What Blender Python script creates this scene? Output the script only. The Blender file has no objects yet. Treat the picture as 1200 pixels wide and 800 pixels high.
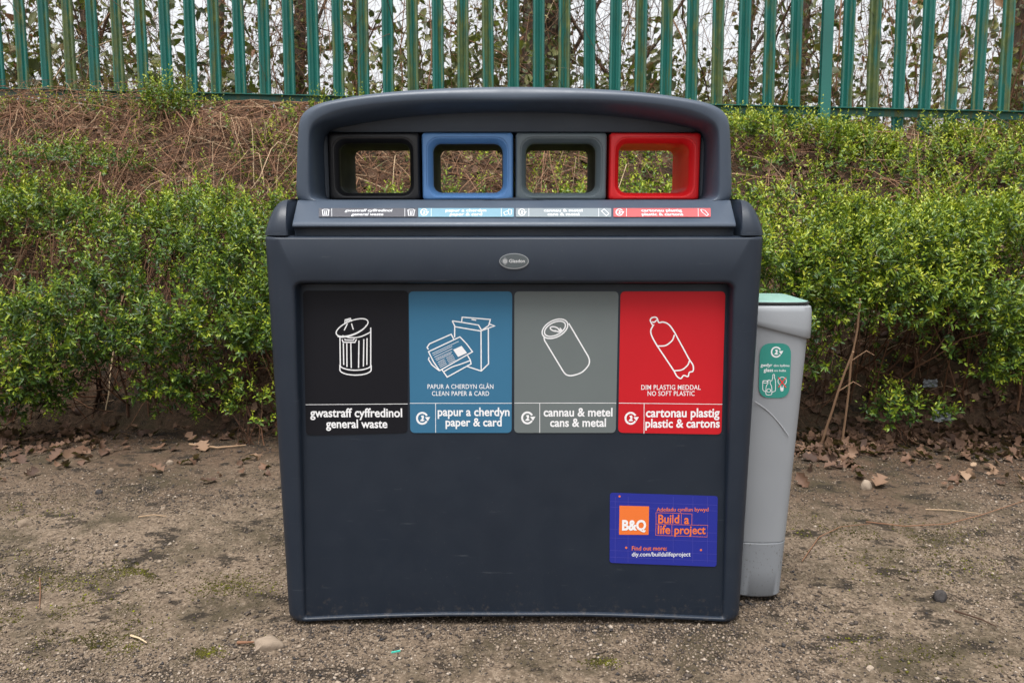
import bpy, bmesh, math, random
import numpy as np
from mathutils import Vector

# ------------------------------------------------------------------ camera, sky, sun, exposure
scene = bpy.context.scene
COL = scene.collection
rng = np.random.default_rng(11)
random.seed(5)
R = math.radians
FPX, PITCH, CAMH, CAMD = 950.0, R(9.0), 1.01, 1.9

cam_d = bpy.data.cameras.new("camera")
cam = bpy.data.objects.new("camera", cam_d)
COL.objects.link(cam)
cam.location = (0, -CAMD, CAMH)
cam.rotation_euler = (R(90) - PITCH, 0, 0)
cam_d.sensor_width = 36.0
cam_d.lens = 36.0 * FPX / 1200.0
cam_d.clip_start = 0.05
cam_d.clip_end = 500
cam_d.dof.use_dof = True
cam_d.dof.focus_distance = 2.05
cam_d.dof.aperture_fstop = 11.0
scene.camera = cam

SUN_EL, SUN_AZ = R(74), R(195)          # azimuth clockwise from +Y (the view direction)
world = bpy.data.worlds.new("World")
scene.world = world
world.use_nodes = True
wn = world.node_tree
wn.nodes.clear()
wo = wn.nodes.new("ShaderNodeOutputWorld")
wb = wn.nodes.new("ShaderNodeBackground")
ws = wn.nodes.new("ShaderNodeTexSky")
ws.sky_type = 'NISHITA'
ws.sun_disc = False
ws.sun_elevation = SUN_EL
ws.sun_rotation = SUN_AZ
ws.dust_density = 4.0
ws.air_density = 1.0
wh = wn.nodes.new("ShaderNodeHueSaturation")
wh.inputs["Saturation"].default_value = 0.12
wn.links.new(ws.outputs[0], wh.inputs["Color"])
wn.links.new(wh.outputs[0], wb.inputs[0])
wb.inputs[1].default_value = 0.15
wn.links.new(wb.outputs[0], wo.inputs[0])

sl = bpy.data.lights.new("sun", 'SUN')
sl.energy = 2.3
sl.angle = R(35)
sl.color = (1.0, 0.975, 0.94)
sun = bpy.data.objects.new("sun", sl)
COL.objects.link(sun)
sd = Vector((math.sin(SUN_AZ) * math.cos(SUN_EL), math.cos(SUN_AZ) * math.cos(SUN_EL), math.sin(SUN_EL)))
sun.rotation_euler = (-sd).to_track_quat('-Z', 'Y').to_euler()
sun.location = sd * 20

vs = scene.view_settings
vs.view_transform = 'Standard'
vs.look = 'None'
vs.gamma = 1
vs.use_curve_mapping = False
vs.exposure = 0.9
scene.cycles.max_bounces = 6
scene.cycles.transparent_max_bounces = 8


# ------------------------------------------------------------------ helpers
def at(px, py, Y):
    """real point at depth Y that the photograph shows at pixel (px, py) of 1200 x 800"""
    u = (px - 600) / FPX
    v = (400 - py) / FPX
    dy = math.cos(PITCH) + v * math.sin(PITCH)
    dz = -math.sin(PITCH) + v * math.cos(PITCH)
    t = (Y + CAMD) / dy
    return Vector((u * t, Y, CAMH + dz * t))


def on_ground(px, py, z=0.0):
    u = (px - 600) / FPX
    v = (400 - py) / FPX
    dy = math.cos(PITCH) + v * math.sin(PITCH)
    dz = -math.sin(PITCH) + v * math.cos(PITCH)
    t = (z - CAMH) / dz
    return Vector((u * t, -CAMD + dy * t, z))


def tag(o, label=None, cat=None, group=None, kind=None):
    if label: o['label'] = label
    if cat: o['category'] = cat
    if group: o['group'] = group
    if kind: o['kind'] = kind
    return o


def thing(name, label, cat, loc=(0, 0, 0), group=None):
    o = bpy.data.objects.new(name, None)
    o.empty_display_size = 0.1
    COL.objects.link(o)
    o.location = loc
    return tag(o, label, cat, group)


def wloc(o):
    v = Vector((0, 0, 0))
    while o is not None:
        v += o.location
        o = o.parent
    return v


def link(name, me, mats, parent=None, smooth=None):
    if not isinstance(mats, (list, tuple)): mats = [mats]
    for m in mats: me.materials.append(m)
    o = bpy.data.objects.new(name, me)
    COL.objects.link(o)
    if parent is not None: o.parent = parent
    if smooth is not None:
        me.polygons.foreach_set("use_smooth", [True] * len(me.polygons))
        if smooth > 0: me.set_sharp_from_angle(angle=R(smooth))
    return o


def build(name, verts, faces, mats, parent=None, smooth=None, fmat=None, fix=True):
    """verts in world coordinates; stored relative to the parent's place"""
    off = wloc(parent) if parent is not None else Vector((0, 0, 0))
    me = bpy.data.meshes.new(name)
    me.from_pydata([(v[0] - off.x, v[1] - off.y, v[2] - off.z) for v in verts], [], faces)
    if fmat is not None: me.polygons.foreach_set("material_index", fmat)
    if fix:
        bm = bmesh.new(); bm.from_mesh(me)
        bmesh.ops.remove_doubles(bm, verts=bm.verts, dist=1e-6)
        bmesh.ops.recalc_face_normals(bm, faces=bm.faces)
        bm.to_mesh(me); bm.free()
    me.update()
    return link(name, me, mats, parent, smooth)


def np_mesh(name, V, quads, mats, parent=None, tint=None, smooth=None, tris=None):
    """large meshes from arrays; tint: one value per vertex"""
    V = np.asarray(V, dtype=np.float32)
    if parent is not None:
        w = wloc(parent)
        V = V - np.array([w.x, w.y, w.z], dtype=np.float32)
    me = bpy.data.meshes.new(name)
    F = quads if tris is None else tris
    n = F.shape[1]
    me.vertices.add(len(V)); me.vertices.foreach_set("co", V.ravel())
    me.loops.add(F.size); me.loops.foreach_set("vertex_index", F.astype(np.int32).ravel())
    me.polygons.add(len(F))
    me.polygons.foreach_set("loop_start", np.arange(0, F.size, n, dtype=np.int32))
    me.polygons.foreach_set("loop_total", np.full(len(F), n, dtype=np.int32))
    if tint is not None:
        a = me.attributes.new("tint", 'FLOAT', 'POINT')
        a.data.foreach_set("value", np.asarray(tint, dtype=np.float32))
    me.update(calc_edges=True)
    me.validate()
    return link(name, me, mats, parent, smooth)


class Geo:
    """collects loops and strips into one mesh"""
    def __init__(s): s.v = []; s.f = []; s.m = []
    def loop(s, pts):
        i = len(s.v); s.v += [tuple(p) for p in pts]
        return list(range(i, i + len(pts)))
    def bridge(s, a, b, closed=True, m=0):
        n = len(a)
        for i in range(n if closed else n - 1):
            j = (i + 1) % n
            s.f.append((a[i], a[j], b[j], b[i])); s.m.append(m)
    def cap(s, a, m=0): s.f.append(tuple(a)); s.m.append(m)
    def loft(s, loops, cap0=True, cap1=True, closed=True, m=0):
        L = [s.loop(l) for l in loops]
        for a, b in zip(L, L[1:]): s.bridge(a, b, closed, m)
        if cap0: s.cap(L[0][::-1], m)
        if cap1: s.cap(L[-1], m)
        return L
    def box(s, x0, x1, y0, y1, z0, z1, m=0):
        s.loft([[(x0, y0, z), (x1, y0, z), (x1, y1, z), (x0, y1, z)] for z in (z0, z1)], m=m)
    def tube(s, pts, r, n=8, m=0):
        pts = [Vector(p) for p in pts]
        rs = r if isinstance(r, (list, tuple)) else [r] * len(pts)
        loops = []
        up = Vector((0, 0, 1))
        for i, p in enumerate(pts):
            d = (pts[min(i + 1, len(pts) - 1)] - pts[max(i - 1, 0)]).normalized()
            a = d.cross(up)
            if a.length < 1e-3: a = d.cross(Vector((1, 0, 0)))
            a.normalize(); b = a.cross(d)
            loops.append([p + (a * math.cos(t) + b * math.sin(t)) * rs[i] for t in [2 * math.pi * k / n for k in range(n)]])
        s.loft(loops, m=m)
    def make(s, name, mats, parent=None, smooth=None): return build(name, s.v, s.f, mats, parent, smooth, s.m)


def rrect(x0, x1, z0, z1, r, nc=6, ns=8):
    """closed rounded rectangle with a fixed number of points, counter-clockwise from the bottom left"""
    rs = r if isinstance(r, (list, tuple)) else [r] * 4          # bl, br, tr, tl
    cs = [(x0 + rs[0], z0 + rs[0], rs[0], 180), (x1 - rs[1], z0 + rs[1], rs[1], 270),
          (x1 - rs[2], z1 - rs[2], rs[2], 0), (x0 + rs[3], z1 - rs[3], rs[3], 90)]
    arcs = []
    for cx, cz, q, a0 in cs:
        arcs.append([(cx + q * math.cos(R(a0 + 90 * k / nc)), cz + q * math.sin(R(a0 + 90 * k / nc))) for k in range(nc + 1)])
    out = []
    for i in range(4):
        out += arcs[i]
        p, q = arcs[i][-1], arcs[(i + 1) % 4][0]
        for k in range(1, ns): out.append((p[0] + (q[0] - p[0]) * k / ns, p[1] + (q[1] - p[1]) * k / ns))
    return out


# ------------------------------------------------------------------ materials
def new_mat(name):
    m = bpy.data.materials.new(name)
    m.use_nodes = True
    nt = m.node_tree
    b = nt.nodes["Principled BSDF"]
    return m, nt, b


def N(nt, t, **kw):
    n = nt.nodes.new(t)
    for k, v in kw.items():
        if k in n.inputs.keys() if hasattr(n.inputs, 'keys') else False: n.inputs[k].default_value = v
        else: setattr(n, k, v)
    return n


def ramp(nt, stops, fac=None, interp='LINEAR'):
    r = nt.nodes.new("ShaderNodeValToRGB")
    el = r.color_ramp
    el.interpolation = interp
    while len(el.elements) > 1: el.elements.remove(el.elements[0])
    el.elements[0].position = stops[0][0]; el.elements[0].color = (*stops[0][1], 1) if len(stops[0][1]) == 3 else stops[0][1]
    for p, c in stops[1:]:
        e = el.elements.new(p); e.color = (*c, 1)
    if fac is not None: nt.links.new(fac, r.inputs[0])
    return r


def mix(nt, fac, a, b, mode='MIX'):
    n = nt.nodes.new("ShaderNodeMix"); n.data_type = 'RGBA'; n.blend_type = mode
    for sock, val in ((n.inputs[0], fac), (n.inputs[6], a), (n.inputs[7], b)):
        if hasattr(val, 'links'): nt.links.new(val, sock)
        elif isinstance(val, (tuple, list)): sock.default_value = (*val, 1)
        else: sock.default_value = val
    return n.outputs[2]


def noise(nt, scale, detail=3, rough=0.55, vec=None, mapping=None):
    tc = nt.nodes.new("ShaderNodeTexCoord")
    n = nt.nodes.new("ShaderNodeTexNoise")
    n.inputs["Scale"].default_value = scale; n.inputs["Detail"].default_value = detail; n.inputs["Roughness"].default_value = rough
    src = tc.outputs["Object"]
    if mapping:
        mp = nt.nodes.new("ShaderNodeMapping"); mp.inputs["Scale"].default_value = mapping
        nt.links.new(src, mp.inputs[0]); src = mp.outputs[0]
    nt.links.new(src, n.inputs["Vector"])
    return n.outputs["Fac"]


def plastic(name, col, rough=0.45, grain=900, bump=0.06, dust=0.0, spec=0.5, scuff=0.0, mud=0.0):
    m, nt, b = new_mat(name)
    big = noise(nt, 5, 4)
    c = mix(nt, big, tuple(x * 0.9 for x in col), tuple(min(1, x * 1.1) for x in col))
    if dust > 0:
        sp = noise(nt, 420, 2, 0.5)
        r1 = ramp(nt, [(0.735, (0, 0, 0)), (0.77, (1, 1, 1))], sp)
        wide = ramp(nt, [(0.45, (0, 0, 0)), (0.7, (1, 1, 1))], noise(nt, 7, 3))
        mm = nt.nodes.new("ShaderNodeMath"); mm.operation = 'MULTIPLY'
        nt.links.new(r1.outputs[0], mm.inputs[0]); nt.links.new(wide.outputs[0], mm.inputs[1])
        m2 = nt.nodes.new("ShaderNodeMath"); m2.operation = 'MULTIPLY'; m2.inputs[1].default_value = dust
        nt.links.new(mm.outputs[0], m2.inputs[0])
        c = mix(nt, m2.outputs[0], c, (0.35, 0.32, 0.28))
    if scuff > 0:
        sp = noise(nt, 160, 4, 0.7, mapping=(1, 1, 0.7))
        r1 = ramp(nt, [(0.60, (0, 0, 0)), (0.66, (1, 1, 1))], sp)
        m2 = nt.nodes.new("ShaderNodeMath"); m2.operation = 'MULTIPLY'; m2.inputs[1].default_value = scuff
        nt.links.new(r1.outputs[0], m2.inputs[0])
        c = mix(nt, m2.outputs[0], c, (0.06, 0.055, 0.045))
    if mud > 0:
        tcm = nt.nodes.new("ShaderNodeTexCoord"); sp_ = nt.nodes.new("ShaderNodeSeparateXYZ"); nt.links.new(tcm.outputs["Object"], sp_.inputs[0])
        mz = nt.nodes.new("ShaderNodeMapRange"); mz.inputs[1].default_value = 0.10; mz.inputs[2].default_value = 0.0; mz.inputs[3].default_value = 0.0; mz.inputs[4].default_value = 0.16
        nt.links.new(sp_.outputs[2], mz.inputs[0])
        sm_ = nt.nodes.new("ShaderNodeMath"); sm_.operation = 'ADD'
        nt.links.new(noise(nt, 55, 6, 0.75), sm_.inputs[0]); nt.links.new(mz.outputs[0], sm_.inputs[1])
        rm = ramp(nt, [(0.66, (0, 0, 0)), (0.80, (mud, mud, mud))], sm_.outputs[0])
        c = mix(nt, rm.outputs[0], c, (0.20, 0.155, 0.11))
        sc_ = ramp(nt, [(0.68, (0, 0, 0)), (0.74, (0.10, 0.10, 0.10))], noise(nt, 9, 3, 0.6, mapping=(1.2, 1.2, 14)))
        c = mix(nt, sc_.outputs[0], c, (0.20, 0.21, 0.22))
    nt.links.new(c, b.inputs["Base Color"])
    rr = ramp(nt, [(0.3, (rough - 0.06,) * 3), (0.7, (rough + 0.08,) * 3)], noise(nt, 14, 4))
    nt.links.new(rr.outputs[0], b.inputs["Roughness"])
    b.inputs["Specular IOR Level"].default_value = spec
    if bump > 0:
        bp = nt.nodes.new("ShaderNodeBump"); bp.inputs["Strength"].default_value = bump; bp.inputs["Distance"].default_value = 0.001
        nt.links.new(noise(nt, grain, 2), bp.inputs["Height"])
        nt.links.new(bp.outputs[0], b.inputs["Normal"])
    return m


def flat(name, col, rough=0.4, spec=0.4):
    m, nt, b = new_mat(name)
    c = mix(nt, noise(nt, 9, 3), tuple(x * 0.94 for x in col), tuple(min(1, x * 1.06) for x in col))
    nt.links.new(c, b.inputs["Base Color"])
    b.inputs["Roughness"].default_value = rough
    b.inputs["Specular IOR Level"].default_value = spec
    return m


def tinted(name, stops, rough=0.5, transl=0.0, spec=0.5, bumpscale=0):
    """colour from the per-piece tint; leaves let a little light through"""
    m, nt, b = new_mat(name)
    a = nt.nodes.new("ShaderNodeAttribute"); a.attribute_name = "tint"
    r = ramp(nt, stops, a.outputs["Fac"])
    c = mix(nt, noise(nt, 60, 2), r.outputs[0], (0.5, 0.5, 0.5), 'OVERLAY')
    c2 = mix(nt, 0.35, r.outputs[0], c)
    nt.links.new(c2, b.inputs["Base Color"])
    b.inputs["Roughness"].default_value = rough
    b.inputs["Specular IOR Level"].default_value = spec
    if transl > 0:
        t = nt.nodes.new("ShaderNodeBsdfTranslucent")
        tcol = mix(nt, 0.5, c2, (0.22, 0.30, 0.02))
        nt.links.new(tcol, t.inputs[0])
        mx = nt.nodes.new("ShaderNodeMixShader"); mx.inputs[0].default_value = transl
        out = nt.nodes["Material Output"]
        nt.links.new(b.outputs[0], mx.inputs[1]); nt.links.new(t.outputs[0], mx.inputs[2])
        nt.links.new(mx.outputs[0], out.inputs[0])
    return m


M = {}
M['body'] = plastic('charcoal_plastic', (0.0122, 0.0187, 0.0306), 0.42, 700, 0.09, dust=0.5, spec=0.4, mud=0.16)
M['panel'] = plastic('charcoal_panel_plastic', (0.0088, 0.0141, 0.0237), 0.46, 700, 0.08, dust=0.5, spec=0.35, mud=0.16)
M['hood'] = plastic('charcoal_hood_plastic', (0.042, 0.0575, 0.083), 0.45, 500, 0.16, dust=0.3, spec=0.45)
M['black'] = plastic('black_plastic', (0.008, 0.008, 0.010), 0.45, 700, 0.1)
M['liner'] = plastic('black_liner_plastic', (0.004, 0.004, 0.004), 0.7, 700, 0.1)
M['blue'] = plastic('blue_plastic', (0.105, 0.25, 0.52), 0.45, 700, 0.1)
M['greyb'] = plastic('mid_grey_plastic', (0.115, 0.145, 0.16), 0.45, 700, 0.1)
M['red'] = plastic('red_plastic', (0.72, 0.012, 0.016), 0.42, 700, 0.1)
M['st_black'] = flat('black_sticker', (0.0069, 0.0069, 0.0095), 0.55, 0.15)
M['st_blue'] = flat('teal_blue_sticker', (0.0310, 0.1247, 0.2193), 0.5, 0.25)
M['st_grey'] = flat('grey_sticker', (0.1161, 0.1333, 0.1333), 0.5, 0.25)
M['st_red'] = flat('red_sticker', (0.4300, 0.0095, 0.0155), 0.5, 0.2)
M['st_navy'] = flat('royal_blue_sticker', (0.017, 0.024, 0.225), 0.45, 0.25)
M['st_navy_line'] = flat('pale_blue_grid_ink', (0.052, 0.05, 0.30), 0.45)
M['st_green'] = flat('green_sticker', (0.0301, 0.2150, 0.1763), 0.5, 0.25)
M['strip_black'] = flat('dark_strip_film', (0.095, 0.096, 0.108), 0.24, 0.8)
M['strip_blue'] = flat('pale_blue_strip_film', (0.17, 0.29, 0.36), 0.24, 0.8)
M['strip_grey'] = flat('pale_grey_strip_film', (0.21, 0.24, 0.26), 0.24, 0.8)
M['strip_red'] = flat('pale_red_strip_film', (0.46, 0.105, 0.11), 0.24, 0.8)
M['white'] = flat('white_ink', (0.6880, 0.6880, 0.6966), 0.5)
M['orange'] = flat('orange_ink', (0.6708, 0.1462, 0.0258), 0.5)
M['strip_ink'] = flat('greyish_white_ink', (0.55, 0.56, 0.58), 0.35)
M['redink'] = flat('red_ink', (0.70, 0.02, 0.02), 0.5)
M['silver'] = flat('silver_badge', (0.24, 0.25, 0.265), 0.3)
M['badge'] = flat('grey_badge', (0.075, 0.088, 0.094), 0.35)
M['glass_grey'] = plastic('light_grey_plastic', (0.2322, 0.2451, 0.2623), 0.42, 700, 0.08)
M['glass_base'] = plastic('scuffed_light_grey_plastic', (0.195, 0.208, 0.225), 0.5, 700, 0.08, scuff=0.75)
M['crease_highlight'] = plastic('highlight_grey_plastic', (0.37, 0.38, 0.40), 0.4, 700, 0.05)  # paler than the bin: paints the highlight along its moulded crease
M['lid_green'] = plastic('pale_green_plastic', (0.21, 0.36, 0.32), 0.35, 300, 0.1)


# ------------------------------------------------------------------ noise for layout
class VNoise:
    def __init__(s, seed):
        s.t = np.random.default_rng(seed).random((64, 64, 64))
    def __call__(s, p):
        p = np.asarray(p, float)
        i = np.floor(p).astype(int); f = p - i; f = f * f * (3 - 2 * f)
        out = 0
        for dx in (0, 1):
            for dy in (0, 1):
                for dz in (0, 1):
                    w = (f[..., 0] if dx else 1 - f[..., 0]) * (f[..., 1] if dy else 1 - f[..., 1]) * (f[..., 2] if dz else 1 - f[..., 2])
                    out = out + w * s.t[(i[..., 0] + dx) % 64, (i[..., 1] + dy) % 64, (i[..., 2] + dz) % 64]
        return out


NA, NB, NC = VNoise(1), VNoise(2), VNoise(3)


def fbm(nz, p):
    return nz(p) * 0.55 + nz(p * 2.1 + 7.3) * 0.3 + nz(p * 4.3 + 3.1) * 0.15


# ------------------------------------------------------------------ ground: one sheet with the bank
def fence_y(x): return 3.21 - 0.048 * x
def fence_z(x): return 1.665 - 0.0285 * x


def ground_z(x, y):
    x = np.asarray(x, float); y = np.asarray(y, float)
    p = np.stack([x, y, np.zeros_like(x)], -1)
    xc = np.clip(x, -9, 9)
    zt = fence_z(xc) - 0.085 - 0.055 * np.clip((xc - 0.4) / 0.8, 0, 1)
    toe = 1.90 + 0.22 * (NA(p * 1.3) - 0.5)
    u = np.clip((y - toe) / (fence_y(xc) - 0.12 - toe), 0, 1)
    prof = np.interp(u, [0, 0.12, 0.35, 0.6, 0.85, 1.0], [0, 0.12, 0.45, 0.70, 0.92, 1.0])
    z = zt * prof
    rough = 0.10 * (fbm(NB, p * 2.2) - 0.5) * np.clip(u * 4, 0, 1) * np.clip((1 - u) * 6, 0.15, 1)
    calm = np.clip(np.maximum(np.abs(x) - 0.85, np.maximum(-0.12 - y, y - 0.65)) / 0.35, 0, 1)
    flatn = (0.020 * (fbm(NC, p * 3.0) - 0.5) + 0.006 * (NB(p * 22) - 0.5)) * (0.15 + 0.85 * calm)
    return z + rough + flatn - 0.012


def axis(lo, hi, step, far):
    a = np.arange(lo, hi + 1e-6, step)
    g = step * 1.25 ** np.arange(1, 40)
    c = np.cumsum(g)
    c = c[c < far]
    return np.concatenate([lo - c[::-1], a, hi + c])


gx = axis(-5.8, 5.8, 0.03, 120)
gy = axis(-1.2, 4.2, 0.03, 120)
X, Yg = np.meshgrid(gx, gy)
Z = ground_z(X, Yg)
GV = np.stack([X, Yg, Z], -1).reshape(-1, 3)
ny, nx = X.shape
idx = np.arange(ny * nx).reshape(ny, nx)
GQ = np.stack([idx[:-1, :-1], idx[:-1, 1:], idx[1:, 1:], idx[1:, :-1]], -1).reshape(-1, 4)

m, nt, b = new_mat('gravelly_earth')
tc = nt.nodes.new("ShaderNodeTexCoord")
sep = nt.nodes.new("ShaderNodeSeparateXYZ"); nt.links.new(tc.outputs["Object"], sep.inputs[0])
n1 = noise(nt, 1.7, 5, 0.6)
n2 = noise(nt, 60, 4, 0.65)
v1 = nt.nodes.new("ShaderNodeTexVoronoi"); v1.inputs["Scale"].default_value = 150
nt.links.new(tc.outputs["Object"], v1.inputs["Vector"])
grav = ramp(nt, [(0.1, (0.040, 0.028, 0.019)), (0.45, (0.115, 0.084, 0.058)), (0.7, (0.195, 0.148, 0.106)), (0.95, (0.29, 0.235, 0.18))], v1.outputs["Color"])
sand = ramp(nt, [(0.25, (0.062, 0.044, 0.030)), (0.75, (0.19, 0.143, 0.102))], n2)
g1 = mix(nt, 0.5, sand.outputs[0], grav.outputs[0])
dirt = ramp(nt, [(0.3, (0.030, 0.019, 0.012)), (0.7, (0.095, 0.060, 0.038))], n2)
# soil towards the bank: worn-in humus has its own place
ad = nt.nodes.new("ShaderNodeMath"); ad.operation = 'MULTIPLY_ADD'; ad.inputs[1].default_value = 1.5; ad.inputs[2].default_value = -0.75
nt.links.new(n1, ad.inputs[0])
sm = nt.nodes.new("ShaderNodeMath"); sm.operation = 'ADD'
nt.links.new(sep.outputs[1], sm.inputs[0]); nt.links.new(ad.outputs[0], sm.inputs[1])
mr = nt.nodes.new("ShaderNodeMapRange"); mr.inputs[1].default_value = 0.65; mr.inputs[2].default_value = 1.55
mx_ = nt.nodes.new("ShaderNodeMapRange"); mx_.inputs[1].default_value = 0.4; mx_.inputs[2].default_value = 1.6; mx_.inputs[3].default_value = 0.0; mx_.inputs[4].default_value = 0.30
nt.links.new(sep.outputs[0], mx_.inputs[0])
sm2 = nt.nodes.new("ShaderNodeMath"); sm2.operation = 'ADD'
nt.links.new(sm.outputs[0], sm2.inputs[0]); nt.links.new(mx_.outputs[0], sm2.inputs[1])
nt.links.new(sm2.outputs[0], mr.inputs[0])
g2 = mix(nt, mr.outputs[0], g1, dirt.outputs[0])
# mossy, damp patches
mo = ramp(nt, [(0.48, (0, 0, 0)), (0.62, (0.85, 0.85, 0.85))], noise(nt, 3.1, 7, 0.75))
g3 = mix(nt, mo.outputs[0], g2, (0.040, 0.032, 0.018))
cr = ramp(nt, [(0.55, (0, 0, 0)), (0.60, (0.9, 0.9, 0.9))], noise(nt, 11, 7, 0.72, mapping=(0.7, 1.0, 1)))
g3 = mix(nt, cr.outputs[0], g3, (0.018, 0.014, 0.010))
nt.links.new(g3, b.inputs["Base Color"])
b.inputs["Roughness"].default_value = 0.92
b.inputs["Specular IOR Level"].default_value = 0.2
bp = nt.nodes.new("ShaderNodeBump"); bp.inputs["Strength"].default_value = 0.7; bp.inputs["Distance"].default_value = 0.004
nt.links.new(v1.outputs["Distance"], bp.inputs["Height"]); nt.links.new(bp.outputs[0], b.inputs["Normal"])
M['ground'] = m
tag(np_mesh('ground', GV, GQ, M['ground'], smooth=0), kind='structure')


# ------------------------------------------------------------------ scatter builders
def rand_dirs(n): 
    d = rng.normal(size=(n, 3)); return d / np.linalg.norm(d, axis=1, keepdims=True)


def unit(a): return a / np.maximum(np.linalg.norm(a, axis=-1, keepdims=True), 1e-9)


OCT = np.array([(1, 0, 0), (0, 1, 0), (-1, 0, 0), (0, -1, 0), (0, 0, 1), (0, 0, -1)], float)
OCTF = np.array([(0, 1, 4), (1, 2, 4), (2, 3, 4), (3, 0, 4), (1, 0, 5), (2, 1, 5), (3, 2, 5), (0, 3, 5)])


def grains(name, P, size, tint, mat, flatz=0.65):
    """irregular little stones: eight-faced, each with its own proportions"""
    n = len(P)
    V = OCT[None] * (0.75 + 0.5 * rng.random((n, 6, 1)))
    V = V + 0.22 * rng.normal(size=(n, 6, 3))
    ang = rng.random(n) * 6.283
    c, s = np.cos(ang), np.sin(ang)
    sx, sy = 0.8 + 0.6 * rng.random(n), 0.7 + 0.5 * rng.random(n)
    x = V[..., 0] * sx[:, None]; y = V[..., 1] * sy[:, None]
    V = np.stack([x * c[:, None] - y * s[:, None], x * s[:, None] + y * c[:, None], V[..., 2] * flatz], -1)
    V = V * size[:, None, None] + P[:, None]
    F = (OCTF[None] + 6 * np.arange(n)[:, None, None]).reshape(-1, 3)
    return np_mesh(name, V.reshape(-1, 3), None, mat, tint=np.repeat(tint, 6), tris=F)


def leaves_arrays(P, D, Nn, L, W, fold=0.25, droop=0.1):
    """leaf = two quads on a rib; P base, D along, Nn upper side"""
    D = unit(D); S = unit(np.cross(D, Nn)); U = np.cross(S, D)
    L = L[:, None]; W = W[:, None]
    tip = P + D * L - U * L * droop
    r1 = P + D * L * 0.30 + S * W * 0.48 + U * W * fold
    r2 = P + D * L * 0.70 + S * W * 0.42 + U * W * fold - U * L * droop * 0.4
    l1 = P + D * L * 0.30 - S * W * 0.48 + U * W * fold
    l2 = P + D * L * 0.70 - S * W * 0.42 + U * W * fold - U * L * droop * 0.4
    V = np.stack([P, r1, r2, tip, l2, l1], 1)
    n = len(P)
    F = np.array([(0, 1, 2, 3), (3, 4, 5, 0)])[None] + 6 * np.arange(n)[:, None, None]
    return V.reshape(-1, 3), F.reshape(-1, 4)


def sprig_leaves(B, D, SL, K, leafL, leafW, tint0, spread=0.95):
    """opposite pairs of small leaves up each sprig, brighter at the tip"""
    n = len(B)
    D = unit(D)
    a = unit(np.cross(D, rand_dirs(n))); b = np.cross(D, a)
    Ps, Ds, Ns, Ls, Ws, Ts = [], [], [], [], [], []
    ph = rng.random(n) * 6.283
    bend = np.array([0, 0, 1.0]) * 0.25
    for k in range(K):
        t = 0.18 + 0.82 * (k // 2) / max(1, (K // 2 - 1))
        tt = t + 0.05 * rng.normal(size=n)
        ang = ph + (k % 2) * math.pi + (k // 2) * 1.2 + 0.3 * rng.normal(size=n)
        rad = a * np.cos(ang)[:, None] + b * np.sin(ang)[:, None]
        pos = B + D * (SL * tt)[:, None] + bend * (SL * tt * tt)[:, None] * 0.5
        up = 0.35 + 0.75 * t
        ld = unit(D * up + rad * spread + 0.25 * rng.normal(size=(n, 3)))
        nn = D - ld * np.sum(D * ld, 1, keepdims=True) + 0.2 * rng.normal(size=(n, 3))
        sc = (1.0 - 0.45 * t ** 2) * (0.8 + 0.4 * rng.random(n))
        Ps.append(pos + rad * 0.002); Ds.append(ld); Ns.append(nn)
        Ls.append(leafL * sc); Ws.append(leafW * sc)
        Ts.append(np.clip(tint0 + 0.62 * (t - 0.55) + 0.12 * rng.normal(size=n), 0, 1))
    cat = lambda q: np.concatenate(q)
    V, F = leaves_arrays(cat(Ps), cat(Ds), cat(Ns), cat(Ls), cat(Ws))
    return V, F, np.repeat(cat(Ts), 6)


def tubes_arrays(paths, radii, sides=4):
    """paths (n,k,3), radii (n,k)"""
    n, k, _ = paths.shape
    T = np.gradient(paths, axis=1); T = unit(T)
    ref = np.tile(np.array([0.31, 0.22, 0.92]), (n, k, 1))
    A = unit(np.cross(T, ref)); Bv = np.cross(T, A)
    ang = 2 * math.pi * np.arange(sides) / sides
    V = paths[:, :, None] + radii[:, :, None, None] * (A[:, :, None] * np.cos(ang)[None, None, :, None] + Bv[:, :, None] * np.sin(ang)[None, None, :, None])
    V = V.reshape(-1, 3)
    base = (np.arange(n)[:, None, None] * k + np.arange(k - 1)[None, :, None]) * sides
    s0 = np.arange(sides)[None, None]; s1 = (s0 + 1) % sides
    F = np.stack([base + s0, base + s1, base + sides + s1, base + sides + s0], -1).reshape(-1, 4)
    return V, F


def twig_paths(P, D, L, K=6, wob=0.25, grav=0.3):
    n = len(P)
    path = np.zeros((n, K, 3)); path[:, 0] = P
    d = unit(D)
    for k in range(1, K):
        d = unit(d + wob * rng.normal(size=(n, 3)) - np.array([0, 0, grav / K]))
        path[:, k] = path[:, k - 1] + d * (L / (K - 1))[:, None]
    return path


M['stones'] = tinted('gravel_stone', [(0.0, (0.035, 0.032, 0.032)), (0.25, (0.080, 0.060, 0.045)), (0.55, (0.175, 0.132, 0.095)), (0.8, (0.27, 0.215, 0.165)), (0.97, (0.36, 0.31, 0.26)), (1.0, (0.44, 0.40, 0.36))], 0.85, spec=0.25)
nt_ = M['stones'].node_tree
bp_ = nt_.nodes.new("ShaderNodeBump"); bp_.inputs["Strength"].default_value = 0.6; bp_.inputs["Distance"].default_value = 0.002
nt_.links.new(noise(nt_, 260, 4, 0.65), bp_.inputs["Height"]); nt_.links.new(bp_.outputs[0], nt_.nodes["Principled BSDF"].inputs["Normal"])
M['moss'] = tinted('moss_cushion', [(0.0, (0.030, 0.026, 0.012)), (0.6, (0.070, 0.064, 0.014)), (0.9, (0.14, 0.14, 0.016)), (1.0, (0.21, 0.22, 0.018))], 0.95, spec=0.1)
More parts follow.
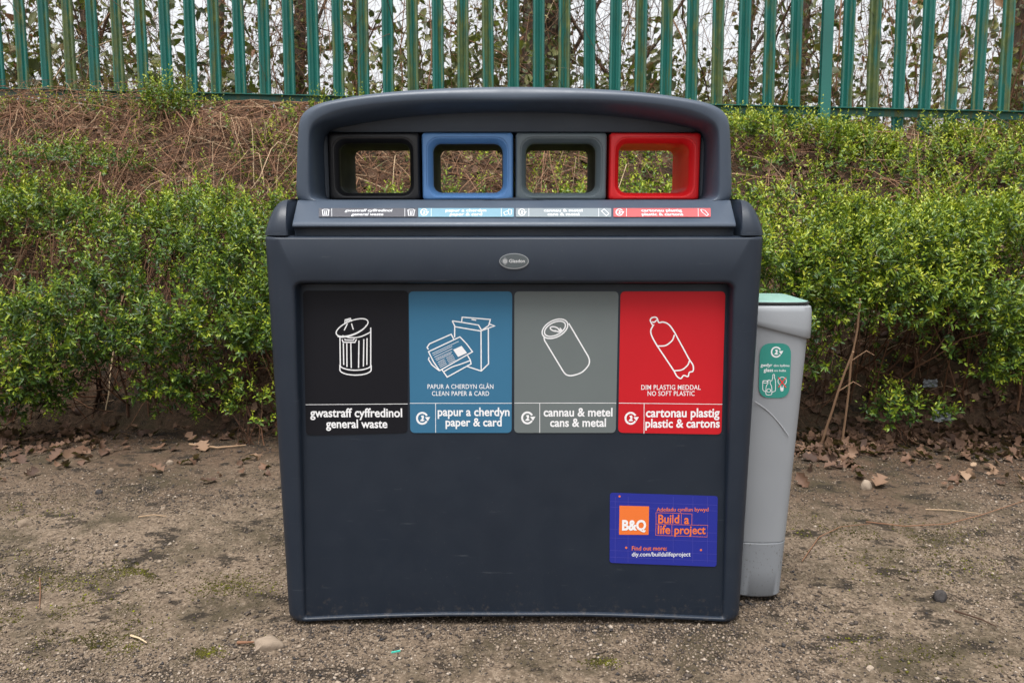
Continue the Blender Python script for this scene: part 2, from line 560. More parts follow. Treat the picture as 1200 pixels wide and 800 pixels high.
M['leaf'] = tinted('evergreen_leaf', [(0.0, (0.016, 0.038, 0.011)), (0.35, (0.045, 0.095, 0.015)), (0.6, (0.125, 0.200, 0.018)), (0.85, (0.29, 0.35, 0.022)), (1.0, (0.38, 0.40, 0.035))], 0.36, 0.2, 0.35)
M['twig'] = tinted('dry_twig', [(0.0, (0.040, 0.023, 0.015)), (0.4, (0.145, 0.070, 0.040)), (0.75, (0.29, 0.165, 0.098)), (1.0, (0.44, 0.33, 0.21))], 0.8, spec=0.2)
M['dead'] = tinted('dead_brown_leaf', [(0.0, (0.045, 0.024, 0.016)), (0.45, (0.125, 0.068, 0.042)), (0.8, (0.22, 0.140, 0.090)), (1.0, (0.36, 0.26, 0.17))], 0.7, 0.08, 0.3)
M['bramble'] = tinted('olive_bramble_leaf', [(0.0, (0.032, 0.046, 0.024)), (0.4, (0.095, 0.108, 0.045)), (0.7, (0.20, 0.20, 0.056)), (0.85, (0.21, 0.14, 0.062)), (1.0, (0.20, 0.075, 0.034))], 0.5, 0.25, 0.4)

# gravel: fine stones bedded in the earth, denser in front
n = 300000
gy_ = -0.75 + 2.75 * rng.random(n) ** 1.35
gp = np.stack([rng.uniform(-1, 1, n) * (0.66 * (gy_ + 2.0) + 0.35), gy_], 1)
cl = fbm(NA, np.stack([gp[:, 0] * 2.2, gp[:, 1] * 3.0, np.zeros(n)], -1))
keep = rng.random(n) < np.clip(0.42 + 2.6 * (cl - 0.42), 0.12, 1) * np.interp(gp[:, 1], [-0.7, 0.6, 1.3, 2.0], [1, 1, 0.5, 0.12])
gp = gp[keep]; n = len(gp)
sz = np.clip(0.0021 * np.exp(0.42 * rng.normal(size=n)), 0.0010, 0.0080)
gz = ground_z(gp[:, 0], gp[:, 1]) + sz * 0.35
ti = np.clip(0.44 + 0.27 * rng.normal(size=n) - 0.18 * np.clip(gp[:, 1] - 0.7, 0, 1), 0, 1)
ti = np.minimum(ti, 0.88)
ti[rng.random(n) < 0.07] *= 0.25
tag(grains('gravel', np.column_stack([gp, gz]), sz, ti, M['stones']), 'fine pale and dark gravel bedded in the trodden earth', 'gravel', kind='stuff')

# soil crumbs, darker, towards the bank and in clods
n = 60000
gp = np.stack([rng.uniform(-2.9, 2.9, n), rng.uniform(-0.7, 2.0, n)], 1)
cl = fbm(NB, np.stack([gp[:, 0] * 1.8, gp[:, 1] * 3.2, np.ones(n)], -1))
gp = gp[rng.random(n) < np.clip((cl - 0.47) * 6, 0.03, 1) * np.interp(gp[:, 1], [-0.7, 0.2, 1.2, 2], [0.35, 0.8, 0.9, 1])]
n = len(gp)
sz = np.clip(0.0022 * np.exp(0.5 * rng.normal(size=n)), 0.001, 0.012)
tag(grains('soil_crumbs', np.column_stack([gp, ground_z(gp[:, 0], gp[:, 1]) + sz * 0.3]), sz, np.clip(0.06 + 0.10 * rng.random(n), 0, 1), M['stones']), 'dark crumbs of soil scattered over the gravel', 'soil', kind='stuff')

# grit and crumbs gathered along the foot of the bins
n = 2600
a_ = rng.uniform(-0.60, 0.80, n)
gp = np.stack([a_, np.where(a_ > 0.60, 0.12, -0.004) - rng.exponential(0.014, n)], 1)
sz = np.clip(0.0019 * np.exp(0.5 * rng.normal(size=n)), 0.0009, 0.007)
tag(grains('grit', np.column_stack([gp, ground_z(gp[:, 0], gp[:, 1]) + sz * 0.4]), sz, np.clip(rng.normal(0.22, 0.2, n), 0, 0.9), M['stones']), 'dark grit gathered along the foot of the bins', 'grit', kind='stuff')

# moss
mc = [(-1.42, -0.02), (-1.30, 0.25), (-1.72, 0.80), (-1.05, 0.30), (-0.62, -0.07), (0.21, -0.17), (-0.98, -0.1), (-0.78, 0.22), (1.35, 0.55), (1.72, 0.50), (1.2, 0.35), (1.0, 0.62), (1.5, 0.25), (-1.55, 0.42), (0.95, -0.12), (-0.72, -0.13), (-1.9, 0.55), (2.0, 0.6), (-1.15, 0.02)]
pts = []
for i, (x, y) in enumerate(mc):
    q = int(rng.integers(700, 2200)) if i not in (4, 5, 15) else 600
    sx = rng.uniform(0.05, 0.16) if i not in (4, 5, 15) else 0.020
    a = rng.normal(size=(q, 2)) * (sx, sx * 0.6)
    pts.append(a + (x, y))
gp = np.concatenate(pts)
k = fbm(NC, np.stack([gp[:, 0] * 14, gp[:, 1] * 14, np.zeros(len(gp))], -1)) > 0.45
gp = gp[k]; n = len(gp)
sz = np.clip(0.0015 * np.exp(0.35 * rng.normal(size=n)), 0.0008, 0.004)
tag(grains('moss', np.column_stack([gp, ground_z(gp[:, 0], gp[:, 1]) + sz * 0.4]), sz, np.clip(rng.normal(0.42, 0.20, n) + 0.45 * (fbm(NA, np.stack([gp[:, 0] * 9, gp[:, 1] * 9, np.full(n, 3.0)], -1)) - 0.45) * 2, 0, 1), M['moss'], 0.8), 'yellow-green moss in small patches on the gravel', 'moss', kind='stuff')


def dead_leaf_arrays(P, Nn, L, seed_tint, lobes=True):
    """lobed, curled oak-like leaf: a strip of six cross sections with a wavy edge"""
    n = len(P)
    D = unit(np.cross(Nn, rand_dirs(n))); S = np.cross(D, Nn)
    wv = np.array([0.03, 0.26, 0.15, 0.34, 0.18, 0.30, 0.13, 0.02]) if lobes else np.array([0.02, 0.16, 0.24, 0.27, 0.25, 0.18, 0.10, 0.01])
    tv = np.linspace(0, 1, 8)
    curl = rng.normal(0, 0.6, (n, 1)); cup = rng.normal(0.2, 0.4, (n, 1))
    cols = []
    for k in range(8):
        w = wv[k] * L[:, None] * (0.8 + 0.4 * rng.random((n, 1)))
        mid = P + D * (L[:, None] * (tv[k] - 0.5)) + Nn * (curl * (tv[k] - 0.5) ** 2 * 2 * L[:, None])
        e = np.abs(cup) * w
        cols.append(np.stack([mid + S * w + Nn * e, mid, mid - S * w + Nn * e * rng.uniform(0.4, 1.2)], 1))
    V = np.stack(cols, 1).reshape(n, 24, 3)
    f = []
    for k in range(7):
        a = 3 * k
        f += [(a, a + 1, a + 4, a + 3), (a + 1, a + 2, a + 5, a + 4)]
    F = (np.array(f)[None] + 24 * np.arange(n)[:, None, None]).reshape(-1, 4)
    return V.reshape(-1, 3), F, np.repeat(seed_tint, 24)


def bank_normal(x, y):
    e = 0.04
    gxn = -(ground_z(x + e, y) - ground_z(x - e, y)) / (2 * e)
    gyn = -(ground_z(x, y + e) - ground_z(x, y - e)) / (2 * e)
    return unit(np.stack([gxn, gyn, np.ones_like(gxn)], -1))


# leaf litter on the bank and its foot
n = 20000
lx = rng.uniform(-5.5, 5.5, n); ly = np.where(rng.random(n) < 0.38, rng.normal(1.84, 0.28, n), rng.uniform(1.9, 3.3, n))
lx[:1500] = rng.normal(1.5, 0.6, 1500); ly[:1500] = rng.normal(1.56, 0.24, 1500)
k = (rng.random(n) < np.clip(3.0 * (fbm(NB, np.stack([lx * 2.5, ly * 2.5, np.full(n, 6.0)], -1)) - 0.30), 0.05, 1)) & (ly > 1.0) & (ly < 3.35)
lx, ly = lx[k], ly[k]; n = len(lx)
nn = unit(bank_normal(lx, ly) + 0.45 * rng.normal(size=(n, 3)))
LL = rng.uniform(0.022, 0.075, n)
V, F, T = dead_leaf_arrays(np.stack([lx, ly, ground_z(lx, ly) + 0.008 + 0.012 * rng.random(n)], -1), nn, LL, np.clip(rng.normal(0.30, 0.22, n) + 0.22 * np.clip((ly - 2.2) * 2, 0, 1), 0, 1))
tag(np_mesh('leaf_litter', V, F, M['dead'], tint=T), 'brown fallen oak leaves littering the bank and its foot', 'leaf litter', kind='stuff')

# dry twigs and creeping stems over the bank
n = 10500
tx = rng.uniform(-5.5, 5.5, n); ty = rng.uniform(1.95, 3.25, n)
thin = (tx > 0.6) & (rng.random(n) < 0.6); tx[thin] = -tx[thin]
up = rng.random(n) < 0.70
ty[up] = rng.uniform(2.35, 3.25, up.sum())
nn = bank_normal(tx, ty)
dd = unit(np.column_stack([rng.normal(0, 1, n), rng.normal(-0.15, 0.55, n), rng.normal(0.15, 0.4, n)]) + nn * 0.25)
LT = rng.uniform(0.10, 0.55, n)
P0 = np.stack([tx, ty, ground_z(tx, ty)], -1) + nn * rng.uniform(0.0, 0.09, n)[:, None]
path = twig_paths(P0, dd, LT, 7, 0.13, 0.8)
gz = ground_z(path[..., 0], path[..., 1])
cap_ = np.where(path[..., 1] > 2.85, np.where(path[..., 0] > 0.3, 0.03, np.where(path[..., 0] < -2.0, 0.16, 0.06)), 0.22)
path[..., 2] = np.clip(path[..., 2], gz + 0.004, gz + 0.004 + cap_)
rad = np.clip(0.0013 * np.exp(0.5 * rng.normal(size=n)), 0.0006, 0.0050)[:, None] * np.linspace(1, 0.5, 7)[None]
V, F = tubes_arrays(path, rad, 4)
n2 = 150
cx_ = rng.uniform(-4.2, 4.2, n2); cy_ = rng.uniform(2.2, 3.15, n2)
cn = bank_normal(cx_, cy_)
cp = twig_paths(np.stack([cx_, cy_, ground_z(cx_, cy_)], -1) + cn * 0.05, np.column_stack([rng.normal(0, 1, n2), rng.normal(-.1, .3, n2), rng.normal(.2, .35, n2)]), rng.uniform(.25, .9, n2), 7, 0.07, 0.5)
cg = ground_z(cp[..., 0], cp[..., 1])
cp[..., 2] = np.clip(cp[..., 2], cg + 0.006, cg + 0.10)
V2, F2 = tubes_arrays(cp, rng.uniform(0.0025, 0.0060, n2)[:, None] * np.linspace(1, .6, 7)[None], 4)
F = np.concatenate([F, F2 + len(V)]); V = np.concatenate([V, V2]); n += n2
tag(np_mesh('twig_tangle', V, F, M['twig'], tint=np.repeat(np.clip(rng.normal(0.47, 0.26, n), 0, 1), 28)), 'tangle of dry reddish brown stems creeping over the bank', 'twigs', kind='stuff')

# sparse green ground cover on the bank
n = 8800
sx_ = rng.uniform(-5.5, 5.5, n); sy_ = rng.uniform(2.0, 3.25, n)
cl = fbm(NA, np.stack([sx_ * 2.4, sy_ * 3.5, np.full(n, 4.0)], -1))
want = np.where(sx_ < 0.6, 0.50 + 3.6 * (cl - 0.44), 0.45 + 4.5 * (cl - 0.43))
k = rng.random(n) < np.clip(want, 0.07, 1)
sx_, sy_ = sx_[k], sy_[k]; n = len(sx_)
nn = bank_normal(sx_, sy_)
base = np.stack([sx_, sy_, ground_z(sx_, sy_)], -1) + nn * rng.uniform(0.01, 0.07, n)[:, None]
V, F, T = sprig_leaves(base, nn * 0.5 + np.array([0, -0.2, 0.7]) + 0.55 * rng.normal(size=(n, 3)), rng.uniform(0.05, 0.12, n), 12, np.where(sx_ > 0.6, 0.027, 0.021), np.where(sx_ > 0.6, 0.0115, 0.009), np.clip(rng.normal(0.62, 0.16, n), 0, 1))
tag(np_mesh('ground_cover', V, F, M['leaf'], tint=T), 'sparse fresh green sprigs coming up through the brown bank', 'ground cover', kind='stuff')


# ------------------------------------------------------------------ hedges and shrubs
def shrub(name, label, cat, loc, base, D, SL, K, leafL, leafW, tint, stems, stem_r, group=None):
    t = thing(name, label, cat, loc, group)
    V, F, T = sprig_leaves(base, D, SL, K, leafL, leafW, tint)
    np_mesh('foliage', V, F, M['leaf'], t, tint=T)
    V, F = tubes_arrays(stems, stem_r, 5)
    np_mesh('branches', V, F, M['twig'], t, tint=np.repeat(np.clip(rng.normal(0.22, 0.18, len(stems)), 0, 1), stems.shape[1] * 5))  # low branch tint puts the shade of the leaf gaps into the colour
    return t


def hedge(label, x0, x1, prof, n, holes, tint_mu, seed, loc):
    nz = VNoise(seed)
    prof = np.array(prof, float)
    seg = np.concatenate([[0], np.cumsum(np.linalg.norm(np.diff(prof, axis=0), axis=1))])
    x = rng.uniform(x0, x1, n); s = rng.random(n) * seg[-1]
    Yp = np.interp(s, seg, prof[:, 0]); Zp = np.interp(s, seg, prof[:, 1])
    e = 0.02
    dY = np.interp(s + e, seg, prof[:, 0]) - np.interp(s - e, seg, prof[:, 0])
    dZ = np.interp(s + e, seg, prof[:, 1]) - np.interp(s - e, seg, prof[:, 1])
    nrm = unit(np.column_stack([np.zeros(n), -dZ, dY]))
    bulge = 0.34 * (fbm(nz, np.column_stack([x * 1.6, s * 2.2, np.zeros(n)])) - 0.5)
    depth = rng.exponential(0.12, n)
    g = fbm(nz, np.column_stack([x * 2.2, s * 5.2, np.full(n, 9.0)]))
    keep = rng.random(n) < np.clip((g - holes) * 11, 0.015, 1)
    P = np.column_stack([x, Yp, Zp]) + nrm * (bulge - depth)[:, None]
    gz_ = ground_z(P[:, 0], P[:, 1])
    keep &= P[:, 2] > gz_ + 0.01
    keep &= s > 0.75 * (fbm(nz, np.column_stack([x * 2.6, 0 * x, np.full(n, 17.0)])) - 0.30)
    P, nrm, depth, s = P[keep], nrm[keep], depth[keep], s[keep]; m_ = len(P)
    D = nrm * 0.55 + np.array([0, -0.1, 0.50]) + 0.55 * rng.normal(size=(m_, 3))
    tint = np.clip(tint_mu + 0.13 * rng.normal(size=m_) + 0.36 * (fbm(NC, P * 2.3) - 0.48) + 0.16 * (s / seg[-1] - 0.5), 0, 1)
    # branches: from the foot of the bank out to the leaf mass, and thin ones inside
    q = 540
    pick = rng.integers(0, m_, q)
    tipP = P[pick]
    root = np.column_stack([tipP[:, 0] + rng.normal(0, 0.22, q), rng.uniform(1.9, 2.2, q), np.zeros(q)])
    root[:, 2] = ground_z(root[:, 0], root[:, 1]) - 0.01
    kk = np.linspace(0, 1, 8)[None, :, None]
    mid = (root + tipP) / 2 + np.column_stack([rng.normal(0, 0.1, q), rng.normal(-0.05, 0.06, q), rng.normal(0.02, 0.08, q)])
    path = root[:, None] * (1 - kk) ** 2 + 2 * mid[:, None] * kk * (1 - kk) + tipP[:, None] * kk ** 2 + rng.normal(0, 0.007, (q, 8, 3))
    rad = rng.uniform(0.0018, 0.0050, q)[:, None] * np.linspace(1, 0.35, 8)[None]
    rad[:40] *= 2.0
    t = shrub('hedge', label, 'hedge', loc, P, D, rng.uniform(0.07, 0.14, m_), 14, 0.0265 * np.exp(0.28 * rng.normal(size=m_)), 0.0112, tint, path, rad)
    return t, P


LP = [(1.84, 0.14), (1.66, 0.15), (1.55, 0.28), (1.57, 0.50), (1.70, 0.72), (1.95, 0.89), (2.22, 1.00), (2.48, 1.10)]
RP = [(1.82, 0.26), (1.64, 0.25), (1.50, 0.38), (1.46, 0.62), (1.54, 0.84), (1.76, 1.00), (2.05, 1.05), (2.28, 0.97)]
hedge('dark green small-leaved hedge left of the charcoal recycling station', -5.6, -0.15, LP, 16500, 0.445, 0.44, 21, (-2.0, 2.1, 0.3))
hedge('thick bright green hedge behind the light grey glass bin', 0.15, 5.6, RP, 21500, 0.41, 0.51, 22, (2.0, 2.1, 0.3))


def clump(name, label, cx, cy, cz, rx, ry, rz, n, tint_mu, holes=0.3, leaf=0.024, K=12, seed=30, SLr=(0.06, 0.13), dirup=0.5):
    nz = VNoise(seed)
    d = rand_dirs(n); d[:, 2] = np.abs(d[:, 2]) * 1.0 - 0.15
    rr = 1 - rng.exponential(0.16, n)
    P = np.array([cx, cy, cz]) + d * np.array([rx, ry, rz]) * np.clip(rr, 0.1, 1)[:, None]
    P = P + 0.10 * min(rx, 1) * (np.stack([fbm(nz, P * 4), fbm(nz, P * 4 + 9), fbm(nz, P * 4 + 5)], -1) - 0.5)
    g = fbm(nz, P * np.array([3, 3, 6.0]))
    gz_ = ground_z(P[:, 0], P[:, 1])
    P[:, 2] = np.maximum(P[:, 2], gz_ + 0.015)
    k = rng.random(n) < np.clip((g - holes) * 8, 0.04, 1)
    P, d = P[k], d[k]; m_ = len(P)
    q = int(min(50, 6 + n * 0.12))
    tipP = P[rng.integers(0, m_, q)]
    root = np.column_stack([cx + rng.normal(0, rx * 0.3, q), cy + rng.normal(0, ry * 0.3, q), np.zeros(q)])
    root[:, 2] = ground_z(root[:, 0], root[:, 1]) - 0.01
    kk = np.linspace(0, 1, 6)[None, :, None]
    path = root[:, None] * (1 - kk) + tipP[:, None] * kk + rng.normal(0, 0.006, (q, 6, 3))
    rad = rng.uniform(0.0012, 0.003, q)[:, None] * np.linspace(1, 0.4, 6)[None]
    gl = float(ground_z(np.array([cx]), np.array([cy]))[0])
    return shrub(name, label, 'shrub', (cx, cy, gl), P, d * 0.6 + np.array([0, -0.1, dirup]) + 0.4 * rng.normal(size=(m_, 3)), rng.uniform(*SLr, m_), K, leaf, leaf * 0.42,
                 np.clip(tint_mu + 0.1 * rng.normal(size=m_), 0, 1), path, rad)


clump('shrub', 'low bushy shrub below the bright fence post', 1.55, 2.92, 1.28, 0.66, 0.36, 0.27, 900, 0.62, 0.43, 0.026, 14, 31)
clump('shrub', 'spreading green shrub on the bank below the right end of the fence', 2.75, 2.80, 1.16, 0.80, 0.38, 0.28, 1000, 0.58, 0.43, 0.026, 14, 32)
clump('shrub', 'feathery green tuft standing alone high on the left bank', -2.02, 3.00, 1.55, 0.15, 0.10, 0.17, 70, 0.52, 0.1, 0.024, 16, 33, (0.10, 0.18), 1.1)
clump('shrub', 'small green seedling bush among dead leaves right of the glass bin', 1.76, 1.62, 0.10, 0.18, 0.12, 0.10, 60, 0.50, 0.1, 0.028, 12, 34)
clump('shrub', 'sprawling sparse shrub over the left end of the bank', -2.75, 2.62, 1.22, 0.80, 0.30, 0.15, 330, 0.46, 0.38, 0.024, 14, 35)
clump('shrub', 'small leafy sprout beside the left foot of the recycling station', -1.16, 1.62, 0.10, 0.13, 0.10, 0.17, 34, 0.66, 0.1, 0.024, 10, 36)

# cut stems standing under the hedge on the right
for (p0, p1, r, lab) in (((1003, 440), (1008, 350), 0.0048, 'tall sawn-off stem standing in front of the right hedge'),
                         ((992, 482), (1000, 412), 0.0052, 'short forked dead stump beside the grey glass bin')):
    a = at(*p0, 1.52); c = at(*p1, 1.47)
    a.z = float(ground_z(np.array([a.x]), np.array([1.62]))[0]) if p0[1] > 450 else a.z
    g = Geo()
    base = Vector((a.x - (0.07 if 'short' in lab else 0.0), 1.62, float(ground_z(np.array([a.x]), np.array([1.62]))[0]) - 0.02))
    ptsl = [base.lerp(c, q) + Vector((random.uniform(-.006, .006), random.uniform(-.006, .006), 0)) for q in [0, .2, .4, .6, .8]] + [c]
    g.tube(ptsl, [r * 1.15, r, r * 0.95, r * 0.9, r * 0.85, r * 0.85], 8)
    w = ptsl[3]
    g.tube([w, w + Vector((0.05, -0.03, 0.05)), w + Vector((0.085, -0.03, 0.03))], [r * .5, r * .4, r * .25], 6)
    st = g.make('cut_stem', M['twig'], None, 40)
    at_ = st.data.attributes.new("tint", 'FLOAT', 'POINT'); at_.data.foreach_set("value", [0.80] * len(st.data.vertices))
    tag(st, lab, 'stem')


# ------------------------------------------------------------------ palisade fence
def fence_mat(name, moss):
    m, nt, b = new_mat(name)
    oi = nt.nodes.new("ShaderNodeObjectInfo")
    tc = nt.nodes.new("ShaderNodeTexCoord")
    mp = nt.nodes.new("ShaderNodeMapping"); mp.inputs["Scale"].default_value = (26, 26, 2.6)
    nt.links.new(tc.outputs["Object"], mp.inputs[0])
    cb = nt.nodes.new("ShaderNodeCombineXYZ")
    ml = nt.nodes.new("ShaderNodeMath"); ml.operation = 'MULTIPLY'; ml.inputs[1].default_value = 57.0
    nt.links.new(oi.outputs["Random"], ml.inputs[0]); nt.links.new(ml.outputs[0], cb.inputs[0]); nt.links.new(ml.outputs[0], cb.inputs[1])
    nt.links.new(cb.outputs[0], mp.inputs["Location"])
    nz = nt.nodes.new("ShaderNodeTexNoise"); nz.inputs["Scale"].default_value = 1.0; nz.inputs["Detail"].default_value = 5; nz.inputs["Roughness"].default_value = 0.6
    nt.links.new(mp.outputs[0], nz.inputs["Vector"])
    # how weathered a pale is differs from pale to pale
    sh = nt.nodes.new("ShaderNodeMath"); sh.operation = 'MULTIPLY_ADD'; sh.inputs[1].default_value = 0.24; sh.inputs[2].default_value = moss
    nt.links.new(oi.outputs["Random"], sh.inputs[0])
    ad = nt.nodes.new("ShaderNodeMath"); ad.operation = 'ADD'
    nt.links.new(nz.outputs["Fac"], ad.inputs[0]); nt.links.new(sh.outputs[0], ad.inputs[1])
    f = ramp(nt, [(0.60, (0, 0, 0)), (0.72, (0.85, 0.85, 0.85))], ad.outputs[0])
    paint = ramp(nt, [(0.2, (0.005, 0.085, 0.070)), (0.8, (0.010, 0.135, 0.110))], noise(nt, 3, 3))
    alg = ramp(nt, [(0.3, (0.035, 0.060, 0.030)), (0.6, (0.10, 0.115, 0.022)), (0.8, (0.17, 0.15, 0.035))], noise(nt, 18, 4))
    nt.links.new(mix(nt, f.outputs[0], paint.outputs[0], alg.outputs[0]), b.inputs["Base Color"])
    b.inputs["Roughness"].default_value = 0.45
    bp = nt.nodes.new("ShaderNodeBump"); bp.inputs["Strength"].default_value = 0.2; bp.inputs["Distance"].default_value = 0.002
    nt.links.new(noise(nt, 120, 3), bp.inputs["Height"]); nt.links.new(bp.outputs[0], b.inputs["Normal"])
    return m


M['pale'] = fence_mat('weathered_green_paint', 0.0)
M['post'] = fence_mat('fresh_green_paint', -0.30)
M['rail'] = fence_mat('mossy_dark_green_paint', 0.03)
fence = thing('palisade_fence', 'green steel palisade fence along the top of the bank', 'fence', (0, fence_y(0), fence_z(0)))


def pale_mesh():
    """W-section pale 1.9 m tall with a splayed pointed head"""
    pr = [(-0.036, 0.0), (-0.030, -0.010), (-0.021, -0.011), (-0.013, 0.004), (-0.006, 0.006), (0.0, -0.004), (0.006, 0.006), (0.013, 0.004), (0.021, -0.011), (0.030, -0.010), (0.036, 0.0)]
    th = 0.003
    ring = pr + [(x, y + th) for x, y in reversed(pr)]
    def lvl(z, sx, dy=0.0): return [(x * sx, y + dy, z) for x, y in ring]
    g = Geo()
    g.loft([lvl(-0.16, 1), lvl(0.5, 1), lvl(1.1, 1), lvl(1.70, 1, 0), lvl(1.78, 0.72, -0.01), lvl(1.84, 0.12, -0.03)])
    me = bpy.data.meshes.new('pale')
    me.from_pydata(g.v, [], g.f)
    bm = bmesh.new(); bm.from_mesh(me); bmesh.ops.recalc_face_normals(bm, faces=bm.faces); bm.to_mesh(me); bm.free()
    me.polygons.foreach_set("use_smooth", [True] * len(me.polygons)); me.set_sharp_from_angle(angle=R(50))
    me.materials.append(M['pale'])
    return me


pm = pale_mesh()
pitch_x = 0.1535
POSTX = at(967, 60, 3.1).x
for i in range(-60, 40):
    x = POSTX + i * pitch_x
    if abs(x) > 5.6 or i == 0: continue
    o = bpy.data.objects.new('pale', pm)
    COL.objects.link(o); o.parent = fence
    o.location = (x, fence_y(x) - fence_y(0) + 0.012, fence_z(x) - fence_z(0) + random.uniform(-0.01, 0.01))
    o.rotation_euler = (random.uniform(-.006, .006) - 0.05, random.uniform(-.006, .006) - 0.004, -0.048 + random.uniform(-.05, .05))
for dz, nm in ((0.0, 'rail'), (1.45, 'rail')):
    g = Geo()
    loops = []
    for x in np.linspace(-5.65, 5.65, 36):
        y, z = fence_y(x) - 0.008 + 0.05 * dz, fence_z(x) + dz
        sec = [(-0.045, -0.022), (-0.045, -0.027), (0.0, -0.027), (0.0, 0.022), (-0.005, 0.022), (-0.005, -0.022)]
        # angle section: a flange towards us on top, web behind it
        sec = [(-0.040, 0.022), (-0.040, 0.017), (-0.006, 0.017), (-0.006, -0.025), (0.0, -0.025), (0.0, 0.022)]
        loops.append([(x, y + a, z + c) for a, c in sec])
    g.loft(loops)
    g.make(nm, M['rail'], fence)
g = Geo()
for px_ in (POSTX - 2.75, POSTX):
    g = Geo()
    y, z = fence_y(px_) - 0.058, fence_z(px_)
    zb = z - 0.45
    # I-section post
    sec = [(-0.030, -0.02), (0.030, -0.02), (0.030, -0.014), (0.004, -0.014), (0.004, 0.014), (0.030, 0.014), (0.030, 0.02), (-0.030, 0.02), (-0.030, 0.014), (-0.004, 0.014), (-0.004, -0.014), (-0.030, -0.014)]
    g.loft([[(px_ + a, y + c + 0.05 * (q - z), q) for a, c in sec] for q in (zb, z + 1.75)])
    if px_ == POSTX:
        p = g.make('post', M['post'], fence)
        p['label'] = 'clean bright teal post in front of the bottom rail'

# ------------------------------------------------------------------ thicket and trees beyond the fence
n = 40000
bx = rng.uniform(-5.6, 5.6, n); by = rng.uniform(3.55, 5.8, n)
hz = 1.62 + 1.75 * rng.random(n) ** 1.25
den = fbm(NB, np.stack([bx * 1.5, hz * 2.1, by * 1.2], -1))
# thick on the left, thin towards the right, low growth everywhere
lim = np.interp(bx, [-4, -1.2, 0.6, 1.6, 4.5], [0.41, 0.42, 0.46, 0.55, 0.52]) + np.interp(hz, [1.6, 1.95, 2.5, 3.3], [-0.15, -0.05, 0.03, 0.08])
k = rng.random(n) < np.clip((den - lim) * 12, 0.01, 1)
bx, by, hz = bx[k], by[k], hz[k]; n = len(bx)
P = np.stack([bx, by, hz], -1)
V, F = leaves_arrays(P, rand_dirs(n) + np.array([0, -0.2, -0.4]), unit(rng.normal(size=(n, 3)) + np.array([0, -0.6, 0.8])), 0.055 * np.exp(0.4 * rng.normal(size=n)), 0.036 * np.exp(0.4 * rng.normal(size=n)), 0.15, 0.15)
tag(np_mesh('bramble_leaves', V, F, M['bramble'], tint=np.repeat(np.clip(rng.normal(0.42, 0.24, n), 0, 1), 6)), 'olive and rust coloured bramble leaves behind the green fence', 'brambles', kind='stuff')
n = 4600
bx = rng.uniform(-5.6, 5.6, n); by = rng.uniform(3.45, 6.0, n)
base = np.stack([bx, by, 1.5 + 1.2 * rng.random(n) ** 2.6], -1)
up = rng.random(n) < 0.22
dd = np.column_stack([rng.normal(0, 0.8, n), rng.normal(0, 0.4, n), np.abs(rng.normal(0.45, 0.5, n))]); dd[up] = np.column_stack([rng.normal(0, 0.2, up.sum()), rng.normal(0, 0.2, up.sum()), np.ones(up.sum())])
LT = np.where(up, rng.uniform(0.8, 2.2, n), rng.uniform(0.3, 1.0, n))
path = twig_paths(base, dd, LT, 9, 0.16, 0.4)
rad = np.where(up, rng.uniform(0.0012, 0.004, n) * np.exp(0.4 * rng.normal(size=n)), rng.uniform(0.001, 0.0026, n))[:, None] * np.linspace(1, 0.35, 9)[None]
V, F = tubes_arrays(path, rad, 4)
tag(np_mesh('bramble_stems', V, F, M['twig'], tint=np.repeat(np.clip(rng.normal(0.45, 0.25, n), 0, 1), 36)), 'thin bare stems and canes tangled behind the green fence', 'brambles', kind='stuff')

m, nt, b = new_mat('bark')
bk = ramp(nt, [(0.3, (0.045, 0.032, 0.024)), (0.55, (0.12, 0.085, 0.062)), (0.75, (0.20, 0.155, 0.115))], noise(nt, 9, 6, 0.7, mapping=(4, 4, 0.8)))
nt.links.new(bk.outputs[0], b.inputs["Base Color"]); b.inputs["Roughness"].default_value = 0.9
bp = nt.nodes.new("ShaderNodeBump"); bp.inputs["Strength"].default_value = 0.9; bp.inputs["Distance"].default_value = 0.02
nt.links.new(noise(nt, 12, 5, 0.65, mapping=(5, 5, 0.8)), bp.inputs["Height"]); nt.links.new(bp.outputs[0], b.inputs["Normal"])
M['bark'] = m


